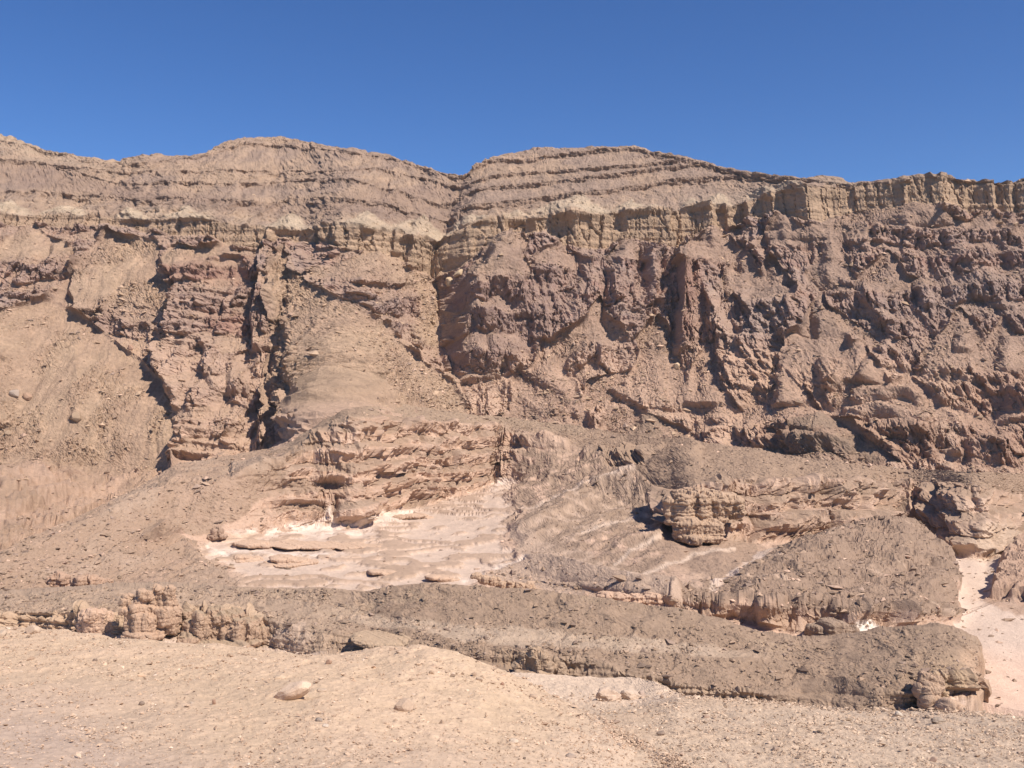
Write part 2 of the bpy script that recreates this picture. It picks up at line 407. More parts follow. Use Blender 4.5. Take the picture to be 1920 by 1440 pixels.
# --- pillars and shaded clefts under the band
for pts, wl, wr, p in (
    ([(895,480,6),(900,530,10),(905,560,8)], 14, 50, 1), ([(1035,490,8),(1030,525,8)], 30, 40, .6), ([(975,560,8),(965,600,8)], 20, 60, 1),
    ([(950,450,18),(960,520,18),(985,580,12),(1040,640,8)], 60, 110, 1), ([(905,590,10),(912,625,12)], 20, 50, .8), ([(928,640,12),(922,690,10)], 14, 60, .8),
    ([(1100,490,6),(1085,540,10),(1075,580,12),(1072,630,6)], 22, 50, .8), ([(1170,470,12),(1160,520,16),(1155,600,14),(1165,640,8)], 24, 24, .6),
    ([(1210,478,20),(1208,530,22),(1215,570,14)], 8, 26, .6), ([(1240,540,8),(1235,580,10)], 10, 22, .7),
    ([(1276,468,30),(1272,530,34),(1268,600,30),(1272,660,18)], 8, 60, .8), ([(1322,480,14),(1330,545,16),(1345,600,14),(1365,640,8)], 52, 30, 1),
    ([(1370,520,12),(1375,570,14),(1378,650,8)], 16, 34, .7), ([(1410,560,9),(1405,600,9),(1408,640,9)], 6, 40, .7),
    ([(1492,550,18),(1492,600,20),(1500,640,10)], 84, 34, .9), ([(1452,445,12),(1456,485,10)], 12, 60, .6), ([(1530,440,6),(1545,500,8),(1580,560,10)], 40, 60, 1),
    ([(1550,465,6),(1555,490,5)], 14, 30, .6), ([(1617,430,12),(1622,462,10)], 34, 8, .8), ([(1647,435,10),(1652,470,8)], 26, 12, .8), ([(1700,415,9),(1710,440,8)], 36, 12, .9), ([(1762,405,8),(1765,420,6)], 40, 10, .9),
    ([(1625,540,16),(1645,590,18),(1660,610,14)], 30, 30, .7), ([(1730,535,14),(1735,575,14)], 18, 28, .7), ([(1790,455,12),(1800,495,12)], 26, 30, .8),
    ([(1830,500,8),(1825,560,10)], 30, 40, .8), ([(1870,520,12),(1880,575,12)], 40, 40, .8), ([(1890,470,10),(1895,490,8)], 20, 20, .8),
    ([(1540,560,12),(1560,600,16),(1620,660,18),(1600,720,14)], 70, 60, 1.1), ([(1500,650,14),(1478,700,20),(1470,760,14)], 18, 90, .8),
    ([(1665,640,16),(1645,680,18),(1615,725,12)], 16, 80, .8), ([(1775,610,18),(1752,660,18),(1740,700,10)], 12, 100, .8), ([(1795,640,10),(1790,665,10)], 10, 26, .6),
    ([(1400,640,14),(1380,700,16),(1330,760,12)], 40, 80, 1), ([(1330,640,10),(1300,700,14),(1290,760,8)], 30, 60, 1),
    ([(1890,640,14),(1880,700,10)], 18, 60, .8), ([(1905,735,18),(1890,790,16)], 26, 80, .6), ([(1555,690,10),(1550,730,8)], 20, 50, .7),
    ([(1395,690,8),(1405,730,8)], 24, 26, .7), ([(1360,745,10),(1345,790,8)], 24, 50, .8)): R([(a_, b_, c_ * (.75 if b_ < 600 and a_ < 1350 else .5)) for a_, b_, c_ in pts], wl, wr, p)
# --- lower spurs in the middle
for pts, wl, wr, p in (
    ([(920,700,10),(960,730,12),(1010,770,10),(1070,800,4)], 22, 30, 1), ([(965,680,16),(1000,705,20),(1040,735,18),(1085,790,8)], 14, 60, 1),
    ([(1160,700,6),(1130,720,14),(1080,780,12)], 60, 26, 1), ([(1090,650,10),(1060,700,8)], 50, 60, 1), ([(1150,735,18),(1185,760,18),(1240,790,10)], 12, 80, 1),
    ([(1150,760,10),(1110,800,10)], 30, 30, 1), ([(780,720,10),(785,760,8)], 12, 40, .7), ([(745,715,7),(745,740,6)], 10, 26, .7), ([(690,640,-6),(760,740,-8)], 40, 40, 1),
    ([(860,740,8),(850,790,8)], 20, 60, 1)): R([(a_, b_, c_ * .3) for a_, b_, c_ in pts], wl * 1.3, wr, p)
# dark mound and ledges, right foot
H([(1440,820,8),(1500,795,12),(1545,788,16),(1600,800,12),(1690,850,6)], 10, 60)
for pts, a, b in (([(1590,770,6),(1650,765,9),(1730,790,8)], 8, 20), ([(1610,742,6),(1700,735,8),(1720,750,6)], 8, 18), ([(1640,805,10),(1700,800,13),(1745,815,10)], 8, 45), ([(1500,830,8),(1560,830,9),(1600,845,6)], 8, 26), ([(1430,830,6),(1490,825,8)], 6, 20), ([(1745,850,7),(1800,850,7)], 5, 22), ([(1820,840,10),(1880,830,10)], 16, 40)): H(pts, a, b, .7)

cones = []
APRON = [(940,446,520,80,5),(1050,452,500,60,4),(1170,450,490,45,4),(1290,460,500,40,4),(1345,424,490,90,6),(1478,403,460,75,6),(1570,398,450,90,6),(1712,384,425,140,7),(1850,400,430,60,4),(1960,395,440,90,5),
         (345,458,500,70,5),(420,455,480,60,3),(210,432,560,150,9),(60,420,480,120,5),(700,456,520,130,7),(820,505,620,60,6),(1548,556,680,95,9),(1232,590,740,90,8),(1025,635,800,110,9),(1120,560,640,60,5),(1455,480,560,60,5),(1660,470,540,70,5),(1560,440,520,60,5),
         (1800,580,680,90,6),(1400,470,540,60,5),(1700,700,790,120,6),(1880,590,690,80,6),(1620,640,740,80,6),(1330,640,760,70,5),(1480,700,790,90,6),(560,640,760,60,6),(430,470,500,50,3)]
for a_ in APRON:
    d_, m_ = cone(wu, wv, *a_); D += d_; cones.append(m_)
capc = np.zeros(U.shape, np.float32)
for a_ in [(545,402,432,70,4),(350,392,412,60,3),(250,395,412,50,3),(120,385,404,60,3),(685,402,432,70,4),(760,412,440,40,3),(790,398,430,80,4),(883,400,420,55,4),(970,396,414,40,3),(1057,388,406,50,4),(1078,365,403,95,6),(1185,376,400,45,4),(1225,384,400,25,3),(1300,372,392,40,4),(1345,365,388,45,4),(1440,352,372,40,3),(1480,345,362,60,3),(20,380,404,60,3)]:
    d_, m_ = cone(wu, wv, *a_); D += d_; capc = np.maximum(capc, m_)
d_, hill1 = cone(wu, wv, 1545, 783, 868, 150, 15); D += d_; d_, hill2 = cone(wu, wv, 1215, 778, 826, 95, 8); D += d_; hillc = np.maximum(hill1, hill2)
D1 = D; D = np.zeros(U.shape, np.float32)
# --- what each spot is made of
belowA = sm(-3, 3, wv - np.interp(U, u, A_bot)); inA = sm(-2, 2, wv - np.interp(U, u, A_top)) * (1 - belowA); above = 1 - np.clip(inA + belowA, 0, 1)
scree = np.zeros(U.shape, np.float32)
SC = [([(545,470),(585,520),(650,575),(720,620),(790,690),(850,720),(870,790),(640,800),(600,740),(520,760),(500,700),(530,600),(515,520)], 14),
      ([(100,560),(150,590),(230,650),(330,730),(350,800),(330,880),(200,900),(0,890),(-230,900),(-230,640),(0,600)], 14),
      ([(205,440),(300,450),(300,500),(320,540),(330,600),(230,560),(180,510),(170,470)], 12), ([(770,490),(840,520),(845,600),(835,660),(800,640),(790,560)], 12),
      ([(300,500),(330,465),(480,470),(430,480)], 6), ([(1040,640),(1090,600),(1090,660),(980,760),(960,730)], 8), ([(1100,720),(1165,700),(1170,740),(1090,780)], 6), ([(975,685),(1100,800),(1040,800),(960,720)], 6),
      ([(900,470),(960,450),(1000,470),(960,500),(930,480)], 8), ([(1540,570),(1590,600),(1650,650),(1600,640),(1550,610)], 8), ([(1520,520),(1560,500),(1590,560),(1540,560)], 8), ([(1600,395),(1720,380),(1800,395),(1700,405),(1560,440),(1530,430)], 8),
      ([(1220,600),(1280,680),(1300,760),(1230,720),(1180,640)], 10), ([(1535,785),(1600,800),(1700,880),(1580,880),(1560,830)], 5), ([(1140,760),(1280,800),(1320,830),(1120,815)], 6), ([(1640,560),(1780,540),(1700,520)], 8)]
for p_, s_ in SC: scree = np.maximum(scree, poly(wu, wv, p_, s_))
scree = np.maximum(scree, hillc * .7)
for m_ in cones: scree = np.maximum(scree, m_ * .8)
plainL = poly(wu, wv, [(-230,905),(0,880),(80,868),(200,905),(300,890),(340,880),(300,1000),(0,1150),(-230,1200)], 14)
rock = np.clip(belowA * (1 - scree * .93) * (1 - .75 * plainL), 0, 1)
rk = blur(rock, 2)
aw = blur(inA, 1)
# --- relief of the rock itself
wx = X + 5 * fbm2(X / 16, Z / 16, 3, 11); wz = Z + 4 * fbm2(X / 14, Z / 14, 3, 12)
f1, g1, h1, h1b = wor(wx / 8.5, wz / 15, 1)
f2, g2, h2, h2b = wor(wx / 3.8, wz / 6.0, 2)
f3, g3, h3, h3b = wor(wx / 2.0, wz / 2.3, 3)
st = Z + .02 * X + 2.5 * fbm2(X / 60, Z / 60, 2, 13)
bd = beds(st / 5.0, 3); bd2 = beds(st / 1.9, 5)
big = rid2(X / 42 + .4 * n2(X / 20, Z / 30), Z / 60, 4, 21)
flute = rid2(wx / 6.5, Z / 26, 3, 23)
fine = rid2(X / 3.0, Z / 4.0, 3, 25)
blk = (h1 - .5) * 5.6 - 2.0 * (1 - sm(0, .07, g1)) + (h2 - .5) * 3.4 - 1.0 * (1 - sm(0, .09, g2)) + (h3 - .5) * 1.6
crest = poly(wu, wv, [(515,470),(565,470),(600,560),(605,650),(640,700),(610,770),(500,780),(520,600)], 12)
gate = sm(-.25, .35, fbm2(X / 45, Z / 40, 3, 27)); leftz = sm(900, 500, U)
# cliffs alternate with short debris slopes
sc1 = (Z + 9 * fbm2(X / 50, Z / 60, 3, 81) + 4 * n2(X / 13, Z / 30, 82)) / 21
fr = sc1 - np.floor(sc1); tri = np.where(fr < .58, fr / .58, (1 - fr) / .42) - .5
g1_ = sm(-.45, .15, fbm2(X / 55, Z / 45, 2, 83))
cl = sm(.0, .06, fr) * (1 - sm(.55, .62, fr)); cl = 1 - g1_ * (1 - cl)
sc2 = (Z + 3 * fbm2(X / 18, Z / 20, 3, 84)) / 6.5; fr2 = sc2 - np.floor(sc2); tri2 = np.where(fr2 < .6, fr2 / .6, (1 - fr2) / .4) - .5
rb = ribs(X + .45 * (wx - X), Z + .5 * (wz - Z), 22, 85, 3.6, 5)
col_z = sm(960, 1040, U) * (1 - sm(1560, 1700, U)) * sm(450, 490, V) * (1 - sm(640, 720, V)); rbp = ribs(wx, Z, 30, 91, 6, 4)
g1_ = g1_ * (1 - .7 * col_z); cl = 1 - g1_ * (1 - cl * 1.0) if False else np.maximum(cl, col_z * .8)
rk2 = sm(.2, .65, rk)

vert = sm(900, 1050, U) * (1 - sm(700, 780, V))
D += rk2 * vert * 1.5 * ribs(X + .1 * Z + 2.5 * n2(X / 11, Z / 16), Z, 11, 95, 4.5, 4)
D += crest * (2.4 * rid2(X / 9, Z / 9, 4, 92) + 2.5 * (h2 - .5) + 1.4 * (h3 - .5)) * (1 - rk2)
D += rk2 * (8.0 * g1_ * tri * (1 - .55 * leftz) * (1 - .5 * vert) + (2.4 + 1.4 * leftz) * gate * tri2 + (.25 + .75 * cl) * (4.4 * rb + .9 * blk) + 1.5 * big + (.3 + .9 * leftz) * bd * gate + .3 * leftz * bd2 + 5.0 * col_z * rbp + crest * (3.6 * rid2(X / 9, Z / 9, 4, 92) + 5 * (h2 - .5)) + 1.6 * leftz * rb + .9 * fine + .5 * rid2(X / 1.5, Z / 1.7, 2, 26))
screeg = scree.copy(); scree = np.maximum(scree, (1 - cl) * rock * .55)
for rad, cut in ((16, 2.0), (6, .9)):
    Db = blur(D, rad, 2); pit = sm(cut * .6, cut * 1.4, Db - D) * belowA
    ok = sm(-.3, .3, fbm2(X / 30, Z / 30, 3, 28) + .25)
    D = D * (1 - pit * ok * .355) + (Db - cut + .3 * rid2(X / 2.5, Z / 2.5, 3, 29)) * pit * ok * .35
    scree = np.maximum(scree, pit * ok * .35)
fj, gj, hj, _ = wor(X / 6.5 + .15 * n2(X / 3, Z / 3), Z / 55, 8)
fk, gk, hk, _ = wor(X / 2.6, Z / 9, 9)
D += aw * ((hj - .5) * 2.6 - 1.6 * (1 - sm(0, .09, gj)) + (hk - .5) * 1.0 + .5 * rid2(X / 2.2, Z / 30, 3, 31) + .45 * beds(st / 3.4, 7) + 4.0 * n2(X / 34, Z / 200, 33) + .5 * fine)
# upper slopes: spurs, small ledges, scree
gul = rid2(X / 40 + .9 * fbm2(X / 30, Z / 26, 3, 5), Z / 46, 4, 48)
D += above * ((5.2 - 2.2 * sm(860, 950, U)) * gul + .6 * beds(st / 3.2, 9) + 1.5 * fbm2(X / 6, Z / 4, 4, 43) + .5 * rid2(X / 2.4, Z / 2, 3, 46) + .7 * fine * sm(-.2, .5, n2(X / 30, Z / 12, 44)) + .6 * (h3 - .5))
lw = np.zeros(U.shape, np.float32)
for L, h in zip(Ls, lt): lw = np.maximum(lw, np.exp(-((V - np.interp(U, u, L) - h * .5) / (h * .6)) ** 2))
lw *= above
D += lw * (1.6 * rid2(X / 4, Z / 60, 3, 45) + 1.4 * (h2 - .5) * 1.5)
# scree and rubble
rub = rid2(X / 3.2, Z / 3.0, 4, 51)
rough = .55 * sm(850, 950, U) + sm(.0, .5, fbm2(X / 30, Z / 30, 4, 52) + .12) * (1 + .8 * sm(700, 300, U)) + .9 * sm(500, 560, U) * (1 - sm(800, 860, U)) * sm(430, 480, V)
rub = rub + .8 * rid2(X / 1.5, Z / 1.5, 3, 57)
D += belowA * scree * (.62 * rub * (.35 + rough) + 1.2 * fbm2(X / 7 + .6 * n2(X / 15, Z / 15), Z / 45, 4, 53) + 1.0 * np.maximum(0, h3 - .8) * 4 * rough)
D += plainL * 1.6 * beds(fbm2(X / 40, Yy / 55, 4, 58) * 3, 59, 6)
D += plainL * (2.6 * rid2(X / 15, Yy / 15, 3, 55) + 1.5 * beds(Z / 2.2 + .5 * n2(X / 20, Yy / 20), 56))
pl = blur(plainL, 2)[..., None]; N0 = N0 * (1 - pl) + np.array([0, 0, .8], np.float32) * pl
P1 = P + N0 * D1[..., None]
N1 = grid_normals(blur(P1, 3, 2)); rkm = np.maximum(sm(.2, .7, np.maximum(rk, aw)), blur(above, 2))[..., None]
N1 = N1 * (1 - rkm) + N0 * rkm; N1 /= np.linalg.norm(N1, axis=2, keepdims=True)
P = P1 + N1 * D[..., None]
P[..., 2] -= np.clip(D + D1, 0, 99) * .17 * sm(1500, 1600, U) * sm(60, 10, V - np.interp(U, u, sky_l))
ry = np.minimum.accumulate(np.where(belowA + inA > .5, P[..., 1], 1e5), axis=0)
ry = np.concatenate([np.full((3, ry.shape[1]), 1e5), ry[:-3]], 0)
ry = blur(np.minimum(ry, 2000), 5, 2)
P[..., 1] = np.minimum(P[..., 1], ry + 6 + 2.2 * rub + 2.5 * rid2(X / 12, Z / 12, 4, 94))
# overhanging beds: hard beds stick out
nn = grid_normals(P)
steep = 1 - blur(np.abs(nn[..., 2]), 1)
# --- colours
n_big = fbm2(X / 50, Z / 30, 4, 61); n_mid = fbm2(X / 12, Z / 8, 4, 62); n_sm = fbm2(X / 3, Z / 2.4, 3, 63)
col = np.zeros(U.shape + (3,), np.float32) + np.array(PURP, np.float32)
lowpink = sm(600, 720, wv + 50 * n_big + .02 * (960 - U))
col = mix(col, PINK, lowpink * .9)
col = mix(col, GREYP, sm(.05, .5, n_big + .6 * n_mid) * .6 * (1 - lowpink))
col = mix(col, RED, sm(.45, .8, beds(st / 8.5, 15) * .6 + n_mid * .6) * .4 * (1 - lowpink))
col = mix(col, YEL, sm(.2, .7, n_mid - .3 * n_big) * .22)
# named patches
for p_, c_, k_, s_ in (
    ([(395,590),(460,590),(480,640),(400,625)], RED, .5, 8), ([(300,480),(480,485),(470,540),(330,530)], (.27,.15,.12), .6, 10),
    ([(1265,500),(1325,510),(1330,640),(1270,650)], (.30,.19,.15), .8, 8), ([(1405,545),(1490,545),(1490,640),(1405,640)], GREYP, .8, 8),
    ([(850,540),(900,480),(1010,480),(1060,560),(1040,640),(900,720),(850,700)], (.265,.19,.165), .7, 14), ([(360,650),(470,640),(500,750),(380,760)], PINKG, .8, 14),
    ([(1640,520),(1920,520),(1920,600),(1660,600)], GREYP, .5, 16), ([(1290,600),(1380,520),(1400,640),(1300,700)], PINKG, .6, 14),
    ([(1430,800),(1600,790),(1750,800),(1760,870),(1650,870),(1440,840)], (.30,.19,.14), .7, 10), ([(1830,700),(1960,700),(1960,880),(1790,880)], (.29,.18,.14), .6, 14),
    ([(1190,640),(1640,700),(1860,720),(1850,800),(1640,760),(1320,830)], (.42,.29,.215), .5, 20),
    ([(940,700),(1000,700),(1120,780),(1060,800)], (.30,.20,.17), .6, 10), ([(890,740),(1010,760),(1000,800),(870,790)], PINK, .5, 8), ([(760,720),(830,720),(840,770),(780,765)], PINK, .7, 8),
    ([(1140,735),(1280,790),(1310,820),(1180,790)], PINK, .8, 6), ([(10,860),(50,850),(45,872),(5,875)], WHITE, .9, 4),
    ([(240,620),(330,700),(350,800),(480,840),(500,780),(470,680),(340,640)], PINKG, .5, 14)):
    col = mix(col, c_, poly(wu, wv, p_, s_) * k_)
col = mix(col, (.36,.265,.19), np.clip(inA, 0, 1)); col = mix(col, lum(YEL, .95), inA * sm(250, 600, U))
col = mix(col, lum(YEL, .8), inA * sm(-.2, .6, beds(st / 3.4, 7)) * .5)
upc = mix(np.zeros(col.shape, np.float32) + np.array(MAUVE, np.float32), TAN, sm(-.5, .5, n_big + .5 * n_mid - (U - 700) / 3000))
upc = mix(upc, (.36,.27,.20), sm(.35, .9, beds(st / 6, 19) * .6 + n_mid * .8) * .2)
skyd = V - np.interp(U, u, sky_l)
upc = mix(upc, (.45,.36,.26), (1 - sm(5, 40, skyd + 20 * n_mid)) * sm(300, 50, U) * .6)
upc = mix(upc, (.24,.175,.14), poly(wu, wv, [(-230,300),(0,305),(130,315),(200,340),(520,390),(900,330),(860,420),(640,410),(300,390),(0,345)], 12) * .5)
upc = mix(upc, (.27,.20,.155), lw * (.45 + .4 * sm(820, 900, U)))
dA = np.interp(U, u, A_top) - V
capm = np.exp(-((dA - 10) / 12) ** 2) * sm(-.15, .25, n2(X / 28, X * 0, 71)) * above
upc = mix(upc, PALE, np.clip(capc * .5 + capm * .2, 0, 1))
upc = mix(upc, (.36,.29,.21), capc * sm(.0, .5, n2(X / 200, st / 1.6, 77)) * .7)
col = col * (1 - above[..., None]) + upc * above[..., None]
scl = mix(np.zeros(col.shape, np.float32) + np.array(TALUS, np.float32), (.305,.222,.172), sm(850, 950, U) * .85)
scl = mix(scl, (.40,.285,.215), lowpink * sm(900, 1000, U) * .6)
col = mix(col, scl, belowA * np.where(screeg > .1, scree, scree * .75) * .95)
fresh = poly(wu, wv, [(612,692),(700,730),(790,765),(900,780),(760,790),(640,780)], 8); col = mix(col, TALUS, fresh * .9)
col = mix(col, lum(YEL, .95), belowA * scree * sm(-.3, .4, fbm2(X / 30, Z / 30, 3, 73)) * sm(1000, 850, U) * .75)
col *= (1 + belowA * scree * .22 * fbm2(X / 1.6, Z / 1.6, 3, 74))[..., None]
D0_ = 0
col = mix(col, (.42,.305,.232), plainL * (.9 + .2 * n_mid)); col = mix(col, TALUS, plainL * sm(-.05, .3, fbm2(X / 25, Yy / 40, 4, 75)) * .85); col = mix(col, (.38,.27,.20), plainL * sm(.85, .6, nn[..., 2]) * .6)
dc = mix(np.zeros(col.shape, np.float32) + np.array((.33,.25,.185), np.float32), (.44,.315,.225), lowpink)
flat = sm(.45, .8, blur(nn[..., 2], 1)) * belowA * (1 - scree) * .36
col = col * (1 - flat[..., None]) + dc * flat[..., None]
col = mix(col, (.24,.183,.138), hillc * sm(-.5, .4, n_mid + .1) * .8)
col *= 1.17 * (1 + .16 * n_mid + .10 * n_sm)[..., None]
Pm = np.concatenate([Pb.astype(np.float32), P], 0)
cm = np.concatenate([np.tile(col[0][None], (back, 1, 1)), col], 0)
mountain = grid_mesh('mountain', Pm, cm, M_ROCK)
mtn = dict(U=U, V=V, P=P, scree=belowA * scree, above=above, rock=rk, n=nn)
print('mountain', time.time() - T0)

# ------------------------------------------------------------------ VALLEY: bench, scarps, white floor, right-hand hill
B = cur([(-230,1090),(0,1035),(70,1003),(150,972),(200,945),(270,910),(330,872),(430,855),(500,842),(540,822),(580,792),(610,768),(640,752),(690,748),(740,755),(790,765),(870,775),(960,785),(1080,800),(1160,813),(1280,826),(1400,840),(1500,858),(1700,880),(1800,885),(1920,888),(2150,895)])
YB = cur([(-230,300),(0,330),(200,420),(330,490),(430,530),(612,568),(900,575),(1000,580),(1160,560),(1300,505),(1500,470),(1800,425),(1920,415),(2150,400)])
St = cur([(-230,1100),(0,1050),(200,965),(330,900),(430,900),(480,880),(540,850),(600,810),(650,785),(700,785),(760,795),(850,795),(930,800),(1000,815),(1060,832),(1160,872),(1225,915),(1262,926),(1300,914),(1350,902),(1400,897),(1500,905),(1620,906),(1700,902),(1800,910),(1920,930),(2150,940)])
Sb = cur([(-230,1130),(0,1085),(200,1040),(330,1018),(430,1012),(500,1000),(600,985),(675,992),(725,960),(800,945),(880,925),(930,905),(1000,905),(1100,930),(1180,955),(1240,984),(1290,1015),(1350,1004),(1420,1017),(1500,1014),(1600,1016),(1690,996),(1750,1015),(1800,1042),(1850,1052),(1920,1010),(2150,1000)])
Mf = cur([(-230,1160),(400,1060),(900,1070),(1240,1118),(1420,1128),(1500,1132),(1700,1138),(1800,1150),(1850,1130),(2150,1130)])
Mb = cur([(-230,1170),(400,1064),(900,1074),(1240,1138),(1300,1150),(1420,1172),(1500,1184),(1700,1172),(1800,1160),(1850,1134),(2150,1134)])
Wf = cur([(-230,1230),(400,1170),(900,1170),(1400,1230),(1900,1330),(2150,1380)])
E = Wf + 190
St, Sb = smooth1(St, 9), smooth1(Sb, 9); Mf, Mb, Wf = smooth1(Mf, 41), smooth1(Mb, 41), smooth1(Wf, 61); E = Wf + 190
def atZ(v, z): return np.abs(z) * F / (v - VH)
YSb = atZ(Sb, cur([(-230,62),(200,62),(430,64),(700,65),(800,65),(930,60),(1000,56),(1240,60),(1500,66),(1750,70),(2150,70)]))
YSt = YSb + cur([(-230,12),(330,30),(430,16),(520,24),(620,40),(700,36),(760,28),(850,22),(930,24),(1000,30),(1100,34),(1180,30),(1250,18),(1700,22),(1800,34),(1920,40),(2150,40)])
kk = sm(960, 1020, u) * (1 - sm(1240, 1280, u)); YSt = YSt * (1 - kk) + kk * cur([(900,540),(1000,555),(1100,530),(1160,500),(1240,436),(1290,415)])
YB2 = np.maximum(YB, YSt + 12)
YMf = atZ(Mf, cur([(-230,65),(960,65),(1100,62),(1240,60),(1420,60),(1600,60),(1750,63),(1810,70),(2150,70)]))
YMb = atZ(Mb, cur([(-230,65),(960,65),(1100,64),(1240,65),(1420,68),(1600,69),(1750,69),(1810,70),(2150,70)]))
YMb = np.minimum(YMb, YMf - 1)
YSt = np.maximum(YSt, YSb + 3)
U, V, Y = loft(u, [B, St, Sb, Mf, Mb, Wf, E], [YB2, YSt, YSb, YMf, YMb, atZ(Wf, cur([(-230,66),(1200,67),(1800,70.5),(2150,70.5)])), atZ(E, cur([(-230,66),(1200,68),(1800,71),(2150,71)]))], None, [80, 90, 100, 30, 70, 6], i0=0, sy=51)
soft = np.maximum(.35, np.maximum(sm(960, 1010, U) * (1 - sm(1225, 1250, U)), sm(960, 1040, V) * sm(1000, 1100, U)))
soft[0] = 0; soft[-1] = 0
Y = Y * (1 - soft) + blur(Y, 7, 2) * soft
P = to_xyz(U, V, Y)
X, Yy, Z = P[..., 0], P[..., 1], P[..., 2]
N0 = blur(grid_normals(P), 5, 2); N0 /= np.linalg.norm(N0, axis=2, keepdims=True)
wu = U + 17 * fbm2(X / 16, Yy / 26, 4, 101); wv = V + 6 * fbm2(X / 14, Yy / 22, 4, 102)
Yw = Yy; Yy = Yy + 1.3 * (Z + 65)
D = np.zeros(U.shape, np.float32)
iSt = np.interp(U, u, St); iSb = np.interp(U, u, Sb)
scarp = sm(-4, 3, wv - iSt) * (1 - sm(-3, 5, wv - iSb)) * sm(430, 560, U)
scarp *= 1 - .8 * poly(wu, wv, [(1000,820),(1160,830),(1250,900),(1240,980),(1000,960),(940,905)], 10)
scarp = np.maximum(scarp, poly(wu, wv, [(1120,840),(1235,845),(1225,890),(1150,885)], 5) * .9)
frontsc = sm(-5, 3, wv + 8 * n2(X / 16, Yy / 16, 140) - np.interp(U, u, Mf)) * (1 - sm(-2, 5, wv - np.interp(U, u, Mb))) * sm(1225, 1340, U) * (1 - sm(1740, 1830, U))
# relief lines of the valley
for pts, wl, wr, p in (
    ([(940,800,3),(935,850,4),(925,900,2)], 40, 45, 1),):
    D += vline(wu, wv, pts, wl, wr, p)
for pts, a_, b_, p in (   # low spurs and gullies
    ([(960,985,1),(985,1000,3),(1100,930,5),(1240,880,6),(1300,850,3)], 60, 40, 1.3), ([(940,935,1.5),(1000,925,3),(1120,880,4),(1240,850,3)], 24, 16, 1.2), ([(860,985,1),(930,975,3.5),(975,965,2)], 16, 20, 1.2),
    ([(1160,1030,1),(1240,1000,2.5),(1300,980,3)], 20, 14, 1.2), ([(960,1045,1),(1000,1052,2.5),(1060,1068,4),(1150,1090,4),(1260,1116,4)], 18, 24, .8),
    ([(180,1060,0),(240,1030,3),(300,1000,6),(340,1015,3),(400,1040,0)], 26, 24, 1.3), ([(270,1060,1),(340,1035,4),(400,1060,1)], 18, 18, 1.2),
    ([(420,1022,1.5),(470,1020,2),(700,1022,1.5)], 5, 9, .7), ([(440,1045,1.2),(490,1043,2),(590,1045,1.5)], 10, 9, .7), ([(500,1010,1),(600,1012,2),(680,1012,1)], 4, 8, .7),
    ([(690,1070,1),(720,1068,1.8),(760,1075,.8)], 10, 9, .7), ([(800,1080,1),(830,1078,2),(860,1085,.8)], 8, 10, .7), ([(720,975,1),(770,965,1.8),(800,970,.8)], 8, 8, .7),
    ([(1380,1100,1),(1450,1075,4),(1540,1050,7),(1620,1030,9),(1700,1030,10),(1760,1055,7),(1795,1100,2)], 45, 75, .75)):
    D += hline(wu, wv, pts, a_, b_, p)
for pts, wl, wr, p in (
    ([(1250,925,6),(1250,960,8),(1290,1012,4)], 8, 90, .7), ([(1340,900,3),(1330,950,5),(1360,1000,2)], 30, 40, 1), ([(1430,985,4),(1425,1015,3)], 12, 60, .7), ([(1395,935,3),(1375,985,4)], 16, 26, .8), 
    ([(1480,965,4),(1482,1005,3)], 10, 40, .7), ([(1530,960,3),(1525,1000,3)], 14, 30, .7), ([(1580,960,4),(1585,995,4)], 14, 30, .8), ([(1640,905,4),(1640,960,5),(1600,990,3)], 26, 20, 1),
    ([(1700,930,3),(1690,965,3)], 20, 60, 1), ([(1840,985,2),(1815,1035,3)], 34, 60, 1), ([(1900,940,2),(1890,985,2)], 26, 40, 1),
    ([(1500,900,3),(1490,930,3)], 26, 60, 1), ([(1555,910,3),(1560,935,3)], 8, 50, .8),
    ([(760,800,4),(755,870,5),(765,925,3)], 14, 120, .9), ([(695,925,4),(695,985,4)], 120, 14, .9), ([(640,940,5),(640,975,4)], 10, 50, .8), ([(620,850,5),(610,900,4)], 30, 40, .8),
    ([(870,850,4),(868,900,3)], 8, 30, .8), ([(850,850,3),(848,890,3)], 6, 20, .8), ([(440,870,6),(445,900,4)], 14, 60, .7), ([(540,880,4),(540,940,4)], 40, 80, 1), ([(1000,820,5),(1010,845,3)], 14, 40, .8), ([(940,800,3),(940,820,3)], 6, 30, .8),
    ([(400,990,5),(405,1010,5)], 5, 26, .6), ([(1420,1135,4),(1425,1170,4)], 8, 60, .8), ([(1360,1125,3),(1350,1150,3)], 20, 40, .8), ([(1700,1140,3),(1690,1165,3)], 20, 60, .8), ([(1600,1140,2),(1580,1170,3)], 16, 30, .8)):
    D += vline(wu, wv, pts, wl, wr, p) * np.maximum(scarp, frontsc)
dark_hill = poly(wu, wv, [(1260,1110),(1390,1080),(1440,1050),(1540,1022),(1620,1005),(1700,1000),(1750,1020),(1780,1070),(1795,1130),(1800,1160),(1420,1135),(1290,1125)], 16); dark_hill0 = dark_hill
for pts, a_, b_ in (([(640,800,2),(700,792,4),(800,800,3)], 4, 14), ([(690,846,3),(760,838,4),(830,846,2)], 4, 16), ([(640,870,3),(740,872,4),(800,874,3)], 4, 16), ([(700,905,4),(800,898,4)], 4, 18), ([(530,900,3),(640,895,3),(680,900,2)], 4, 14), ([(510,940,3),(600,940,3)], 4, 16), ([(440,880,3),(520,872,4),(560,878,2)], 5, 20), ([(1500,908,4),(1600,905,4),(1650,912,3)], 5, 22), ([(1430,965,5),(1560,958,5),(1640,962,4)], 5, 34), ([(1100,850,4),(1180,846,5),(1225,850,3)], 4, 22), ([(990,820,4),(1060,828,3)], 5, 16)):
    D += hline(wu, wv, pts, a_, b_, .6)
